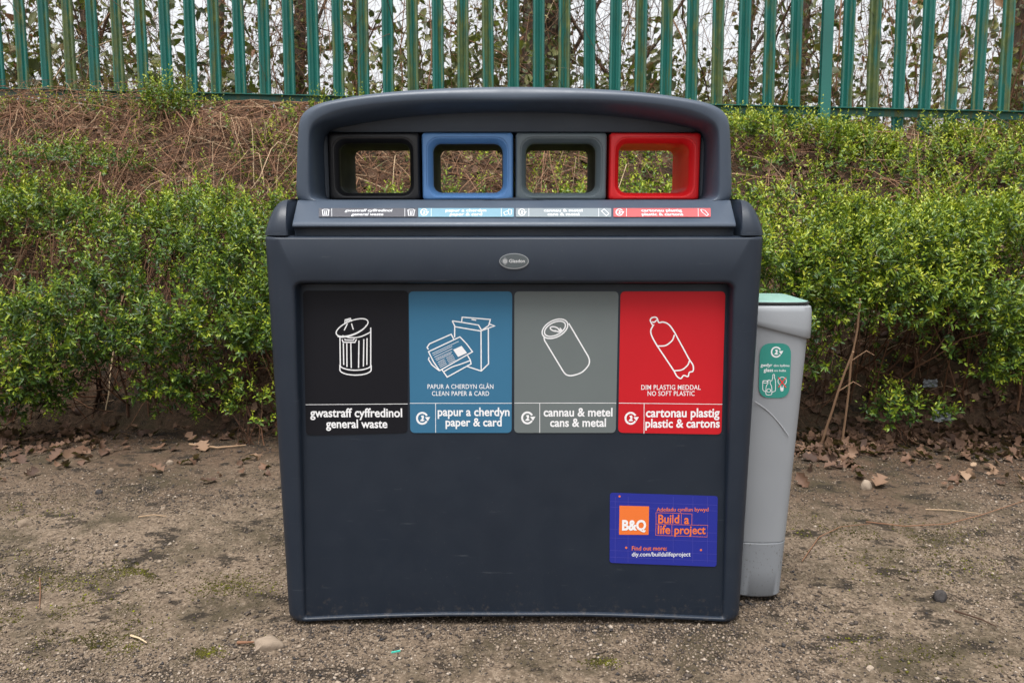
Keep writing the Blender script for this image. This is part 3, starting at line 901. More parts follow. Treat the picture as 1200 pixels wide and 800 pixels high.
def tree(label, px, py0, Y, r, lean, h=5.5, ivy=0, forks=((1.2, 0.5, 0.35), (1.9, -0.6, 0.3), (2.6, 0.4, 0.3)), twigs=120):
    p = at(px, py0, Y)
    z0 = 1.5
    t = thing('tree', label, 'tree', (p.x, Y, z0))
    k = 14
    pts = []
    for i in range(k):
        s = i / (k - 1)
        pts.append(Vector((p.x + lean * s * h + 0.05 * math.sin(3.1 * s * 2 + px), Y + 0.06 * math.sin(4 * s + px), z0 - 0.1 + s * h)))
    g = Geo()
    g.tube(pts, [r * (1.18 - 0.75 * i / (k - 1)) if i else r * 1.5 for i in range(k)], 14)
    tips = []
    for (zh, dx, rr) in forks:
        s = zh / h; a = pts[int(s * (k - 1))]
        br = [a, a + Vector((dx * 0.35, -0.1, 0.3)), a + Vector((dx * 0.8, -0.15, 0.75)), a + Vector((dx * 1.3, -0.1, 1.4)), a + Vector((dx * 1.6, 0, 2.2))]
        g.tube(br, [r * rr * q for q in (1, .85, .7, .45, .2)], 8)
        tips += br[1:]
    tips += pts[6:]
    g.make('trunk', M['bark'], t, 60)
    q = twigs
    tp = np.array([tuple(v) for v in tips])[rng.integers(0, len(tips), q)]
    path = twig_paths(tp, np.column_stack([rng.normal(0, 1, q), rng.normal(0, .6, q), rng.normal(0.5, .4, q)]), rng.uniform(.4, 1.3, q), 8, 0.2, 0.1)
    V, F = tubes_arrays(path, rng.uniform(.002, .006, q)[:, None] * np.linspace(1, .3, 8)[None], 4)
    np_mesh('twigs', V, F, M['twig'], t, tint=np.repeat(np.clip(rng.normal(.25, .15, q), 0, 1), 32))
    n = 260 + ivy
    if ivy:
        s = rng.random(n) ** 1.1 * 0.55; az = rng.random(n) * 6.283
        ii = np.clip((s * (k - 1)).astype(int), 0, k - 1)
        C = np.array([tuple(v) for v in pts])
        ctr = np.stack([np.interp(s * (k - 1), np.arange(k), C[:, j]) for j in range(3)], -1)
        P = ctr + np.stack([np.cos(az), np.sin(az), 0 * az], -1) * (r * 1.1 + 0.10 * rng.random(n) ** 2)[:, None]
    else:
        P = path[rng.integers(0, q, n), rng.integers(3, 8, n)] + rng.normal(0, .02, (n, 3))
    V, F = leaves_arrays(P, rand_dirs(n) + np.array([0, -.2, -.5]), unit(rng.normal(size=(n, 3)) + np.array([0, -.6, .8])), rng.uniform(.035, .07, n), rng.uniform(.03, .05, n), .15, .15)
    np_mesh('crown', V, F, M['bramble'], t, tint=np.repeat(np.clip(rng.normal(.5 if not ivy else .38, .25, n), 0, 1), 6))
    return t


tree('thick brown ivy-clad trunk behind the fence above the middle of the bin', 622, 60, 5.0, 0.125, 0.01, ivy=900)
tree('slender tree with a leaning fork seen through the fence right of the hood', 742, 60, 5.3, 0.035, 0.012, ivy=160, forks=((0.5, -0.7, 0.6), (1.2, 0.6, 0.5), (2.0, 0.5, 0.4)))
tree('pale slim trunk behind the fence just left of the bright post', 941, 60, 5.6, 0.042, -0.004, ivy=200)
tree('dark leaning tree behind the far right end of the fence', 1196, 40, 5.0, 0.07, -0.03, ivy=80)
tree('thin bare young tree behind the left end of the fence', 262, 50, 5.6, 0.030, 0.02, ivy=120)
tree('brown trunk leaning right behind the fence right of the hood', 877, 55, 5.2, 0.045, 0.015, ivy=260)
tree('rough brown trunk with rusty leaves beside the thick ivy-clad trunk', 662, 50, 5.5, 0.06, -0.012, ivy=320)
tree('knotty trunk wrapped in olive leaves behind the left part of the fence', 345, 50, 5.3, 0.05, 0.012, ivy=420)
tree('dark double-stemmed tree behind the leftmost fence pales', 95, 50, 5.4, 0.045, -0.01, ivy=300)
tree('spindly tree with crossing twigs behind the fence left of the hood', 425, 50, 5.5, 0.026, -0.01, ivy=120)
# ------------------------------------------------------------------ recycling station
CX = 0.005
ST = thing('recycling_station', 'large charcoal plastic recycling station with four coloured openings', 'recycling bin', (CX, 0.22, 0))


def polar(poly, c, dirs):
    """resample a star-shaped closed outline along the given directions from c"""
    out = []
    P = np.array(poly, float) - np.array(c, float)
    Q = np.roll(P, -1, 0)
    E = Q - P
    for d in dirs:
        den = d[0] * E[:, 1] - d[1] * E[:, 0]
        den = np.where(np.abs(den) < 1e-12, 1e-12, den)
        t = (P[:, 0] * E[:, 1] - P[:, 1] * E[:, 0]) / den
        s = (P[:, 0] * d[1] - P[:, 1] * d[0]) / den
        ok = (t > 1e-6) & (s >= -1e-6) & (s <= 1 + 1e-6)
        tt = t[ok].max() if ok.any() else 0.01
        out.append((c[0] + d[0] * tt, c[1] + d[1] * tt))
    return out


# --- body shell: rounded stiles, flat fascia, deep recess for the front panel
HW, ZT = 0.588, 0.957
def bodyloop(ix, it, ib, y, hw=HW):
    pts = rrect(CX - hw + ix, CX + hw - ix, -0.008 + ib, ZT - it, [0.022, 0.022, 0.006, 0.006], 5, 24)
    out = []
    for x, z in pts:
        if z < 0.03:
            q = 1 - min(1, abs(x - CX) / (hw - 0.03)) ** 2.0
            z += 0.015 * min(1, q * 1.1)
        # the ends draw in very slightly towards the foot
        out.append((CX + (x - CX) * (1 - 0.026 * (1 - z / ZT)), y, z))
    return out


def recloop(d, y, grow=0.0):
    zt = 0.846
    pts = rrect(-0.509 - grow, 0.519 + grow, 0.005 - grow * 0.3, zt + grow, [0.006, 0.006, 0.016 + grow, 0.016 + grow], 5, 24)
    pts = [(x, z + (0.015 * min(1, 1.1 * (1 - min(1, abs(x - CX) / 0.545) ** 2)) if z < 0.03 else 0)) for x, z in pts]
    return [(CX + (x - CX) * (1 + 0.020 * (1 - z / ZT)), y, z) for x, z in pts]


g = Geo()
back = [bodyloop(0.06, 0.012, 0.008, 0.50, 0.56), bodyloop(0.02, 0.004, 0.004, 0.49, 0.56), bodyloop(0.0, 0.0, 0.0, 0.44, 0.56), bodyloop(0.0, 0.0, 0.0, 0.14, 0.560), bodyloop(0.0, 0.0, 0.0, 0.105, HW)]
front = []
for k in range(0, 9):
    a = R(90 * k / 8)
    front.append(bodyloop(0.036 * (1 - math.cos(a)), 0.007 * (1 - math.cos(a)), 0.006 * (1 - math.cos(a)), 0.036 * (1 - math.sin(a))))
rec = [recloop(0, 0.0, 0.010), recloop(0, 0.0008, 0.0060), recloop(0, 0.0030, 0.0030), recloop(0, 0.0065, 0.0010), recloop(0, 0.011, 0.0), recloop(0, 0.056, -0.004)]
g.loft(back + front + rec)
g.make('body', M['body'], ST, 35)

# --- front panel, leaning back a little towards its top edge
def py_(v): return 0.009 + 0.031 * (v / 0.846) ** 1.3
g = Geo()
rows = []
for v in np.linspace(0.008, 0.842, 24):
    e = 0.020 * (1 - v / ZT) * 0.514
    rows.append([(-0.5105 - e, 0.052, v), (-0.5105 - e, py_(v) + 0.001, v), (-0.503 - e, py_(v), v)] + [(q, py_(v), v) for q in np.linspace(-0.49 - e, 0.50 + e, 12)] + [(0.513 + e, py_(v), v), (0.5205 + e, py_(v) + 0.001, v), (0.5205 + e, 0.052, v)])
g.loft(rows, closed=True)
panel = g.make('front_panel', M['panel'], ST, 35)

# --- shoulders: rounded end caps with an open inner side where the lid sits
def shoulder(sgn):
    prof = []
    for k in range(13):
        a = R(90 * k / 12)
        prof.append((0.004 + 0.078 * (1 - math.cos(a)), 0.958 + 0.083 * math.sin(a)))
    prof += [(0.14, 1.0445)]
    prof += [(0.30, 1.046), (0.42, 1.046)]
    for k in range(1, 7):
        a = R(90 * k / 6)
        prof.append((0.42 + 0.06 * math.sin(a), 1.046 - 0.06 * (1 - math.cos(a))))
    prof += [(0.48, 0.958)]
    loops = []
    rr = 0.040
    for k in range(0, 11):
        a = R(90 * k / 10)
        s = math.sin(a) if k else 0.02
        x = HW - rr * (1 - math.cos(R(90) - a)) if False else HW - rr * (1 - math.sin(R(90) - a)) if False else None
        x = HW - rr * (1 - math.cos(a)) if False else HW - rr * (1 - math.sqrt(max(0, 1 - s * s)))
        # s = 0 at the outer side, 1 where the cap is at full height
        inset = 0.036 * (1 - math.sqrt(max(0, 1 - (1 - (1 - math.sqrt(max(0, 1 - s * s)))) ** 2)))
        lo = []
        for y, z in prof:
            zz = 0.958 + (z - 0.958) * s
            yy = y + 0.030 * (1 - math.sin(a)) * (1 if y < 0.25 else -1)
            lo.append((CX + sgn * x, yy, zz))
        loops.append(lo)
    def xin(y): return 0.528 + 0.020 * min(1, max(0, y / 0.13))
    loops.append([(CX + sgn * (xin(y) + 0.003), y, z) for y, z in prof])
    loops.append([(CX + sgn * xin(y), y + (0.003 if y < .25 else 0), z - (0.003 if z > 0.961 else 0)) for y, z in prof])
    # inner wall goes down past the ledge
    g = Geo()
    g.loft(loops)
    return g.make('end_cap', M['body'], ST, 40)
shoulder(-1); shoulder(1)

# --- lid base: long sloping sill that carries the strip labels
g = Geo()
sill = [(0.050, 0.957), (0.050, 0.976), (0.017, 0.976), (0.0135, 0.9775), (0.012, 0.980), (0.0125, 0.9835), (0.0145, 0.9865), (0.019, 0.9895)]
SLO0, SLO1 = Vector((0, 0.019, 0.9895)), Vector((0, 0.128, 1.041))
for q in np.linspace(0.1, 1, 8): sill.append((0.019 + 0.109 * q, 0.9895 + 0.0515 * q))
sill += [(0.20, 1.043), (0.46, 1.043), (0.47, 0.99), (0.47, 0.957)]
loops = []
def sillw(y): return 0.519 + 0.016 * min(1, max(0, (y - 0.011) / 0.117))
for sgn, e in ((-1, 0.006), (-1, 0.0015), (-1, 0), (1, 0), (1, 0.0015), (1, 0.006)):
    ins = {0.006: 0, 0.0015: 0.0015, 0: 0.005}[e]
    loops.append([(CX + sgn * (sillw(y) - ins), y + (e if y < 0.2 else 0) * 0.7, z - (e if z > 0.98 else 0) * 0.7) for y, z in sill])
g.loft(loops)
g.make('lid_sill', M['hood'], ST, 35)

# --- hood: arched, hollow, with one wide slot for the four openings
cxx = CX - 0.000
def px2(pts, Y): return [(v.x, v.z) for v in (at(a, b_, Y) for a, b_ in pts)]
half = [(348.3, 236), (349, 200), (350.7, 149), (353.3, 139.3), (357.3, 132.7), (364, 127.3), (372, 123.6), (380, 120.7), (405, 115.6), (433, 111.3), (470, 107.6), (513, 104.9), (560, 103.2), (604, 102.7)]
L = px2(half, 0.16)
outer_half = [(x - CX, z) for x, z in L]
outer_half[-1] = (0, outer_half[-1][1])
zbase = 1.020
outer = [(-0.536, zbase)] + outer_half + [(-x, z) for x, z in reversed(outer_half[:-1])] + [(0.536, zbase)]
outer = [(CX + x, z) for x, z in outer]
ih = [(-0.4615, 1.0405), (-0.4845, 1.0460), (-0.4895, 1.0530), (-0.4915, 1.0680), (-0.4915, 1.1700), (-0.4895, 1.1960), (-0.4825, 1.2120), (-0.4675, 1.2220), (-0.4420, 1.2285), (-0.3701, 1.2420), (-0.2878, 1.2535), (-0.1953, 1.2615), (-0.1028, 1.2655), (0.0000, 1.2670)]
inner = [(CX + x, z) for x, z in ih] + [(CX - x, z) for x, z in reversed(ih[:-1])]
HOLE = (-0.4822 + CX + 0.001, 0.4822 + CX + 0.001, 1.0425, 1.2155)
hole = rrect(*HOLE, 0.004, 3, 60)
ctr = (CX, 1.12)
dirs = [((x - ctr[0]), (z - ctr[1])) for x, z in hole]
dirs = [(a / math.hypot(a, b_), b_ / math.hypot(a, b_)) for a, b_ in dirs]
extra = []
for i, d in enumerate(dirs):
    extra.append(d)
dirs = extra
def shrink(poly, d, floor=None):
    P = np.array(poly, float); n_ = len(P)
    T = np.roll(P, -1, 0) - np.roll(P, 1, 0); T /= np.maximum(np.linalg.norm(T, axis=1, keepdims=True), 1e-9)
    Nn_ = np.stack([T[:, 1], -T[:, 0]], -1)
    cen = P.mean(0)
    sg = np.sign(np.sum(Nn_ * (P - cen), 1, keepdims=True)); sg[sg == 0] = 1
    return [tuple(q) for q in P - Nn_ * sg * d]
# a denser outline before resampling keeps the arch smooth
def dense(poly, m_=6):
    out = []
    for a, b_ in zip(poly, poly[1:] + poly[:1]):
        for k in range(m_): out.append((a[0] + (b_[0] - a[0]) * k / m_, a[1] + (b_[1] - a[1]) * k / m_))
    return out
def smoothp(poly, it=8):
    P = np.array(poly, float)
    for _ in range(it): P = 0.25 * np.roll(P, 1, 0) + 0.5 * P + 0.25 * np.roll(P, -1, 0)
    return [tuple(q) for q in P]
outer_d = smoothp(dense(outer), 14); inner_d = smoothp(dense(inner), 10)
O = np.array(polar(outer_d, ctr, dirs)); I = np.array(polar(inner_d, ctr, dirs)); H = np.array(hole)
def lp(A, y): return [(q[0], y, q[1]) for q in A]
def mixp(A, B, t): return A * (1 - t) + B * t
g = Geo()
rr = 0.026
loops = []
cen = np.array(ctr)
def ins(A, d):
    v = A - cen; ln = np.linalg.norm(v, axis=1, keepdims=True)
    return A - v / ln * d
for k in range(0, 7):                                     # rear rim, rounded
    a = R(90 * k / 6); loops.append(lp(ins(O, 0.02 * (1 - math.sin(a))), 0.46 - 0.02 * (1 - math.cos(a))))
for k in range(0, 9):                                     # front rim
    a = R(90 * k / 8)
    loops.append(lp(ins(O, rr * (1 - math.cos(a))), 0.125 + rr * (1 - math.sin(a))))
F0 = ins(O, rr)
gap = np.minimum(np.linalg.norm(F0 - I, axis=1, keepdims=True), 1.0)
for t, dy in ((0.30, 0.0), (0.42, 0.0015), (0.55, 0.007), (0.68, 0.016), (0.80, 0.028), (0.92, 0.050), (0.985, 0.085), (1.0, 0.118)):
    loops.append(lp(mixp(F0, I, t), 0.125 + dy))
Ib = I
loops.append(lp(mixp(Ib, H, 0.04), 0.2475))
loops.append(lp(mixp(Ib, H, 0.97), 0.2500))
loops.append(lp(H, 0.2520))
loops.append(lp(H, 0.452))
loops.append(lp(mixp(H, ins(O, 0.02), 0.03), 0.460))
L_ = [g.loop(l) for l in loops]
for a, b_ in zip(L_, L_[1:]): g.bridge(a, b_)
g.bridge(L_[-1], L_[0])
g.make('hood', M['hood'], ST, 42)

# --- the four openings
def opening(i, mat, inner_mat, label):
    w = 0.2410
    x0 = CX + 0.001 - 0.482 + i * w + 0.0034; x1 = x0 + w - 0.0068
    z0, z1 = 1.0435, 1.2125
    yf = 0.228
    hx0, hx1, hz0, hz1 = x0 + 0.0265, x1 - 0.0265, z0 + 0.018, z1 - 0.026
    g = Geo()
    def q(y, e, r): return [(a, y, b_) for a, b_ in rrect(x0 + e, x1 - e, z0 + e * 0.6, z1 - e, r, 6, 3)]
    def h(y, e, r): return [(a, y, b_) for a, b_ in rrect(hx0 - e, hx1 + e, hz0 - e * 0.75, hz1 + e, r, 6, 3)]
    loops = [q(0.452, -0.0033, .004), q(0.436, -0.0033, .004), q(0.434, 0, .008), q(yf + 0.010, 0, .008), q(yf + .005, .0012, .009), q(yf + .0015, .004, .011), q(yf, .008, .013)]
    loops += [h(yf, 0.0155, .032), h(yf + .0032, 0.0148, .031), h(yf + .0036, 0.0118, .030), h(yf + 0.0050, 0.0105, .029), h(yf + 0.016, 0.003, .024), h(yf + 0.021, 0.0006, .022), h(yf + 0.026, 0.0, .022)]
    L_ = [g.loop(l) for l in loops]
    for a, b_ in zip(L_, L_[1:]): g.bridge(a, b_)
    t1 = g.loop(h(yf + 0.030, -0.0005, .022)); t2 = g.loop([(a, 0.440, b_) for a, b_ in rrect(hx0 + .004, hx1 - .004, hz0 + .001, hz1 - .004, .016, 6, 3)])
    g.bridge(L_[-1], t1); g.bridge(t1, t2, m=1); g.bridge(t2, L_[0], m=0)
    o = g.make('opening_surround', [mat, inner_mat], ST, 28)
    o['label'] = label
opening(0, M['black'], M['liner'], 'black general waste opening surround')
opening(1, M['blue'], M['liner'], 'blue paper and card opening surround')
opening(2, M['greyb'], M['liner'], 'grey cans opening surround')
opening(3, M['red'], M['red'], 'red plastic and cartons opening surround')


# ------------------------------------------------------------------ printing: flat shapes on a surface
class Sheet:
    """maps photograph crop pixels onto a plane (origin o, across u, up w, towards the viewer n)"""
    def __init__(s, o, u, w, crop, origin_px=None):
        s.o, s.u, s.w = Vector(o), Vector(u).normalized(), Vector(w).normalized()
        s.n = s.u.cross(s.w).normalized()
        s.crop = crop            # (x0, y0, zoom)
        s.layer = 0
    def uv(s, a, b):
        """crop pixel -> plane coordinates in metres"""
        px, py = s.crop[0] + a / s.crop[2], s.crop[1] + b / s.crop[2]
        c0 = Vector((0, -CAMD, CAMH)); p = at(px, py, 1.0); d = p - c0
        t = (s.o - c0).dot(s.n) / d.dot(s.n)
        q = c0 + d * t - s.o
        return (q.dot(s.u), q.dot(s.w))
    def p(s, uv, lift): return s.o + s.u * uv[0] + s.w * uv[1] + s.n * lift


def ribbon(g, sh, pts, w, lift, closed=False):
    P = [Vector((a, b_, 0)) for a, b_ in pts]
    if not closed and len(P) > 1:
        P = [P[0]] + P[1:]
    n_ = len(P); Lf, Rt = [], []
    for i in range(n_):
        if closed: a, b_ = P[i - 1], P[(i + 1) % n_]
        else: a, b_ = P[max(i - 1, 0)], P[min(i + 1, n_ - 1)]
        d0 = (P[i] - a); d1 = (b_ - P[i])
        if d0.length < 1e-9: d0 = d1
        if d1.length < 1e-9: d1 = d0
        d0.normalize(); d1.normalize()
        t = d0 + d1
        if t.length < 1e-6: t = d0.copy()
        t.normalize()
        nn_ = Vector((-t.y, t.x, 0))
        c = max(0.45, abs(nn_.dot(Vector((-d0.y, d0.x, 0)))))
        Lf.append(P[i] + nn_ * (w / 2 / c)); Rt.append(P[i] - nn_ * (w / 2 / c))
    i0 = len(g.v)
    for a, b_ in zip(Lf, Rt):
        g.v.append(tuple(sh.p((a.x, a.y), lift))); g.v.append(tuple(sh.p((b_.x, b_.y), lift)))
    for i in range(n_ if closed else n_ - 1):
        j = (i + 1) % n_
        g.f.append((i0 + 2 * i, i0 + 2 * i + 1, i0 + 2 * j + 1, i0 + 2 * j)); g.m.append(0)


def arc(cx, cy, rx, ry, a0, a1, rot=0, n=28):
    out = []
    for k in range(n + 1):
        a = R(a0 + (a1 - a0) * k / n); x, y = rx * math.cos(a), ry * math.sin(a); c, s_ = math.cos(R(rot)), math.sin(R(rot))
        out.append((cx + x * c - y * s_, cy + x * s_ + y * c))
    return out


def bez(*p, n=14):
    """smooth curve through the points (Catmull-Rom)"""
    q = [p[0]] + list(p) + [p[-1]]; out = []
    for i in range(1, len(q) - 2):
        for k in range(n):
            t = k / n; a, b_, c, d = q[i - 1], q[i], q[i + 1], q[i + 2]
            out.append(tuple(0.5 * (2 * b_[j] + (c[j] - a[j]) * t + (2 * a[j] - 5 * b_[j] + 4 * c[j] - d[j]) * t * t + (3 * b_[j] - a[j] - 3 * c[j] + d[j]) * t ** 3) for j in (0, 1)))
    out.append(p[-1])
    return out


def strokes(name, sh, lines, w, mat, parent, fills=(), lift=0.0006):
    """lines: list of (points in crop pixels, closed) drawn as ribbons w metres wide"""
    if name == 'dividing_line' and len(lines) > 1:
        for q, ln in enumerate(lines): strokes(name, sh, [ln], w, mat, parent, (), lift + 5e-5 * q)
        return
    g = Geo(); k = 0
    for ln in lines:
        pts, cl = ln if isinstance(ln, tuple) and isinstance(ln[0], list) else (ln, False)
        ribbon(g, sh, [sh.uv(*q) for q in pts], w, lift + 4e-5 * k, cl); k += 1
    for pts in fills:
        i0 = len(g.v)
        for q in pts: g.v.append(tuple(sh.p(sh.uv(*q), lift + 4e-5 * k)))
        g.f.append(tuple(range(i0, i0 + len(pts)))); g.m.append(0); k += 1
    return build(name, g.v, g.f, mat, parent, fix=False)


def plate(name, sh, poly_uv, mat, parent, th=0.0004, base=0.0):
    g = Geo()
    g.loft([[tuple(sh.p(q, base)) for q in poly_uv], [tuple(sh.p(q, base + th)) for q in poly_uv]], cap0=False)
    return build(name, g.v, g.f, mat, parent)


def rr_uv(sh, a0, b0, a1, b1, r):
    u0, v1 = sh.uv(a0, b0); u1, v0 = sh.uv(a1, b1)
    return rrect(u0, u1, v0, v1, r, 6, 2)


def quad_round(sh, c, r=0.008, n_=6):
    P = [Vector(sh.uv(*q)) for q in c]; out = []
    for i in range(4):
        p0, p, p1 = P[i - 1], P[i], P[(i + 1) % 4]
        a = p + (p0 - p).normalized() * r; b_ = p + (p1 - p).normalized() * r
        for k in range(n_ + 1):
            t = k / n_; out.append(tuple(a * (1 - t) ** 2 + p * 2 * t * (1 - t) + b_ * t * t))
    return out


def text_geo(body, bold=0.0, spacing=1.0):
    cu = bpy.data.curves.new('lettering', 'FONT')
    cu.body = body; cu.size = 1.0; cu.offset = bold; cu.space_character = spacing; cu.resolution_u = 4
    cu.fill_mode = 'FRONT' if hasattr(cu, 'fill_mode') else cu.fill_mode
    o = bpy.data.objects.new('lettering', cu)
    COL.objects.link(o)
    dg = bpy.context.evaluated_depsgraph_get()
    me = bpy.data.meshes.new_from_object(o.evaluated_get(dg))
    V = [(v.co.x, v.co.y) for v in me.vertices]; F = [tuple(p.vertices) for p in me.polygons]
    bpy.data.objects.remove(o); bpy.data.curves.remove(cu); bpy.data.meshes.remove(me)
    return V, F


def lettering(sh, items, mat, parent, name='lettering', lift=0.0006, bold=0.022, stretch=1.10, rot=0.0, spacing=1.0):
    """items: (text, left, right, middle of the small letters) in crop pixels; one mesh for the lot"""
    out = []
    for it in items:
        vv, ff = [], []
        body, a0, a1, bm_ = it[:4]
        st = it[4] if len(it) > 4 else stretch
        bo = it[5] if len(it) > 5 else bold
        V, F = text_geo(body, bo, spacing)
        xs = [p[0] for p in V]; x0, x1 = min(xs), max(xs)
        u0, v0 = sh.uv(a0, bm_); u1, v1 = sh.uv(a1, bm_)
        du, dv = u1 - u0, v1 - v0
        wid = math.hypot(du, dv); k = wid / (x1 - x0)
        cu_, su_ = du / wid, dv / wid
        i0 = len(vv)
        for x, y in V:
            a = (x - x0) * k; b_ = (y - 0.27) * k * st
            vv.append(tuple(sh.p((u0 + a * cu_ - b_ * su_, v0 + a * su_ + b_ * cu_), lift)))
        ff += [tuple(i0 + q for q in f) for f in F]
        out.append(build(name, vv, ff, mat, parent, fix=False))
    return out


def recycling_mark(sh, cx, cy, r, mat, parent, w=0.004):
    """ring with an arrow head on its right and a small curl inside"""
    lines = [arc(cx, cy, r * 0.86, r * 0.90, 30, 332)]
    fills = [[(cx + r * 0.45, cy - r * 0.18), (cx + r * 1.32, cy - r * 0.22), (cx + r * 0.92, cy + r * 0.48)],
             [(cx - r * 0.40, cy + r * 0.42), (cx - r * 0.02, cy + r * 0.02), (cx - r * 0.22, cy - r * 0.42), (cx + r * 0.22, cy - r * 0.48), (cx + r * 0.30, cy - r * 0.02), (cx + r * 0.12, cy + r * 0.10), (cx + r * 0.42, cy + r * 0.34), (cx + r * 0.10, cy + r * 0.50)]]
    return strokes('recycling_mark', sh, lines, w, mat, parent, fills)


# plane of the upper part of the front panel, where the four big labels are
pv0, pv1 = 0.495, 0.835
def panel_sheet(v0, v1, crop):
    a, b_ = Vector((0, py_(v0), v0)), Vector((0, py_(v1), v1))
    n_ = Vector((1, 0, 0)).cross((b_ - a).normalized())
    return Sheet(a + n_ * 0.0012, (1, 0, 0), b_ - a, crop)
S3 = panel_sheet(pv0, pv1, (340, 330, 4.211))
S4 = panel_sheet(pv0, pv1, (590, 330, 4.211))
W_ = M['white']

lab = plate('label', S3, quad_round(S3, [(79, 757), (579, 744), (583, 44), (63, 44)], 0.012), M['st_black'], ST); lab['label'] = 'black general waste label'
strokes('dividing_line', S3, [[(76, 606), (580, 602)]], 0.0013, W_, lab)
lettering(S3, [('gwastraff cyffredinol', 99, 553, 650), ('general waste', 177, 480, 704)], W_, lab)
can = [arc(306, 226, 84, 33, 0, 360, -22), arc(303, 232, 80, 31, 20, 165, -22), [(270, 206), (272, 188), (297, 181), (304, 196)], [(279, 203), (280, 192), (293, 189), (296, 197)], [(283, 207), (267, 240)], [(303, 206), (312, 236)],
       [(246, 266), (248, 412)], [(398, 226), (398, 412)], arc(323, 410, 77, 26, 0, 180), arc(323, 434, 77, 26, 0, 180), [(246, 410), (246, 434)], [(400, 410), (400, 434)],
       bez((258, 266), (300, 276), (350, 270), (398, 248)), [(263, 303), (265, 410)], [(280, 303), (281, 420)], [(300, 302), (302, 425)], [(340, 290), (338, 424)], [(364, 283), (362, 418)], [(380, 278), (379, 410)],
       [(257, 284), (262, 298), (320, 299), (328, 283)], [(270, 282), (272, 287), (312, 288), (318, 281)]]
strokes('pictogram', S3, can, 0.0028, W_, lab)

lab = plate('label', S3, quad_round(S3, [(593, 745), (1093, 745), (1096, 48), (585, 48)], 0.012), M['st_blue'], ST); lab['label'] = 'teal blue paper and card label'
strokes('dividing_line', S3, [[(591, 599), (1094, 599)], [(718, 600), (718, 744)]], 0.0013, W_, lab)
lettering(S3, [('papur a cherdyn', 728, 1083, 645), ('paper & card', 767, 1044, 696)], W_, lab)
lettering(S3, [('PAPUR A CHERDYN GLÂN', 678, 1003, 519), ('CLEAN PAPER & CARD', 700, 982, 553)], W_, lab, bold=0.006, stretch=1.22, spacing=1.06)
recycling_mark(S3, 652, 673, 30, W_, lab, 0.0046)
pap = [([(683, 345), (838, 272), (870, 305), (900, 345), (738, 438), (708, 395)], True), [(683, 334), (676, 324), (688, 306), (795, 259), (808, 284)], [(686, 372), (683, 383), (700, 410), (735, 438)], [(750, 434), (775, 470), (893, 405), (889, 385), (876, 364)], bez((760, 442), (800, 420), (845, 405), (889, 388)),
       [(702, 354), (832, 294)], [(706, 362), (800, 318)], [(712, 372), (800, 331)], [(717, 381), (798, 345)], [(722, 388), (796, 354)]]
for q in range(4):
    pap.append([(728 + 4 * q, 398 + 8 * q), (762 + 4 * q, 381 + 8 * q)]); pap.append([(770 + 4 * q, 377 + 8 * q), (804 + 4 * q, 361 + 8 * q)])
fold = [[(812, 222), (812, 274)], [(800, 193), (814, 222), (940, 243), (1008, 218), (985, 209)], [(800, 193), (846, 200)], [(846, 200), (849, 175), (988, 186), (980, 216)], [(846, 200), (930, 214), (945, 240)], [(945, 240), (980, 216)], [(942, 243), (943, 440)], [(978, 231), (979, 405), (943, 440), (875, 418)], [(895, 186), (918, 190)]]
strokes('pictogram', S3, fold + pap[:5], 0.0028, W_, lab, fills=[[(805, 335), (846, 316), (873, 351), (829, 371)]])
strokes('pictogram', S3, pap[5:], 0.0011, W_, lab)

lab = plate('label', S4, quad_round(S4, [(53, 745), (554, 745), (568, 48), (54, 48)], 0.012), M['st_grey'], ST); lab['label'] = 'grey cans and metal label'
strokes('dividing_line', S4, [[(54, 598), (556, 598)], [(179, 599), (179, 744)]], 0.0013, W_, lab)
lettering(S4, [('cannau & metel', 198, 538, 647), ('cans & metal', 230, 506, 698)], W_, lab)
recycling_mark(S4, 118, 671, 30, W_, lab, 0.0046)
strokes('pictogram', S4, [(arc(254, 232, 68, 41, 0, 355, -27), True), (arc(254, 232, 56, 31, 0, 355, -27), True), [(198, 264), (203, 290), (296, 444)] + bez((296, 444), (312, 459), (340, 462), (385, 447), (418, 414), (424, 388), (417, 366)) + [(322, 205)], arc(252, 233, 22, 10, 60, 360, 15), [(252, 240), (270, 247), (290, 243)], [(278, 228), (290, 242)]], 0.0031, W_, lab,
        fills=[[(268, 236), (286, 232), (290, 245), (276, 246)]])

lab = plate('label', S4, quad_round(S4, [(566, 744), (1075, 753), (1095, 48), (578, 48)], 0.012), M['st_red'], ST); lab['label'] = 'red plastic and cartons label'
strokes('dividing_line', S4, [[(569, 598), (1080, 604)], [(694, 600), (693, 749)]], 0.0013, W_, lab)
lettering(S4, [('cartonau plastig', 703, 1066, 650), ('plastic & cartons', 700, 1067, 702)], W_, lab)
lettering(S4, [('DIM PLASTIG MEDDAL', 680, 973, 523), ('NO SOFT PLASTIC', 711, 943, 553)], W_, lab, bold=0.006, stretch=1.22, spacing=1.06)
recycling_mark(S4, 628, 673, 30, W_, lab, 0.0046)
bot = bez((735, 213), (724, 190), (733, 178), (748, 175), (758, 181), (767, 201), (788, 199), (814, 210), (838, 240), (878, 312), (914, 378), (935, 412), (935, 440), (917, 447), (910, 467), (889, 462), (875, 477), (855, 465), (840, 438), (800, 378), (758, 315), (732, 268), (727, 240), (740, 214), n=6)
strokes('pictogram', S4, [(bot, True), bez((760, 317), (800, 314), (832, 290), (843, 262)), bez((841, 439), (880, 434), (908, 412), (918, 388)), bez((733, 198), (745, 199), (756, 188))], 0.0032, W_, lab)

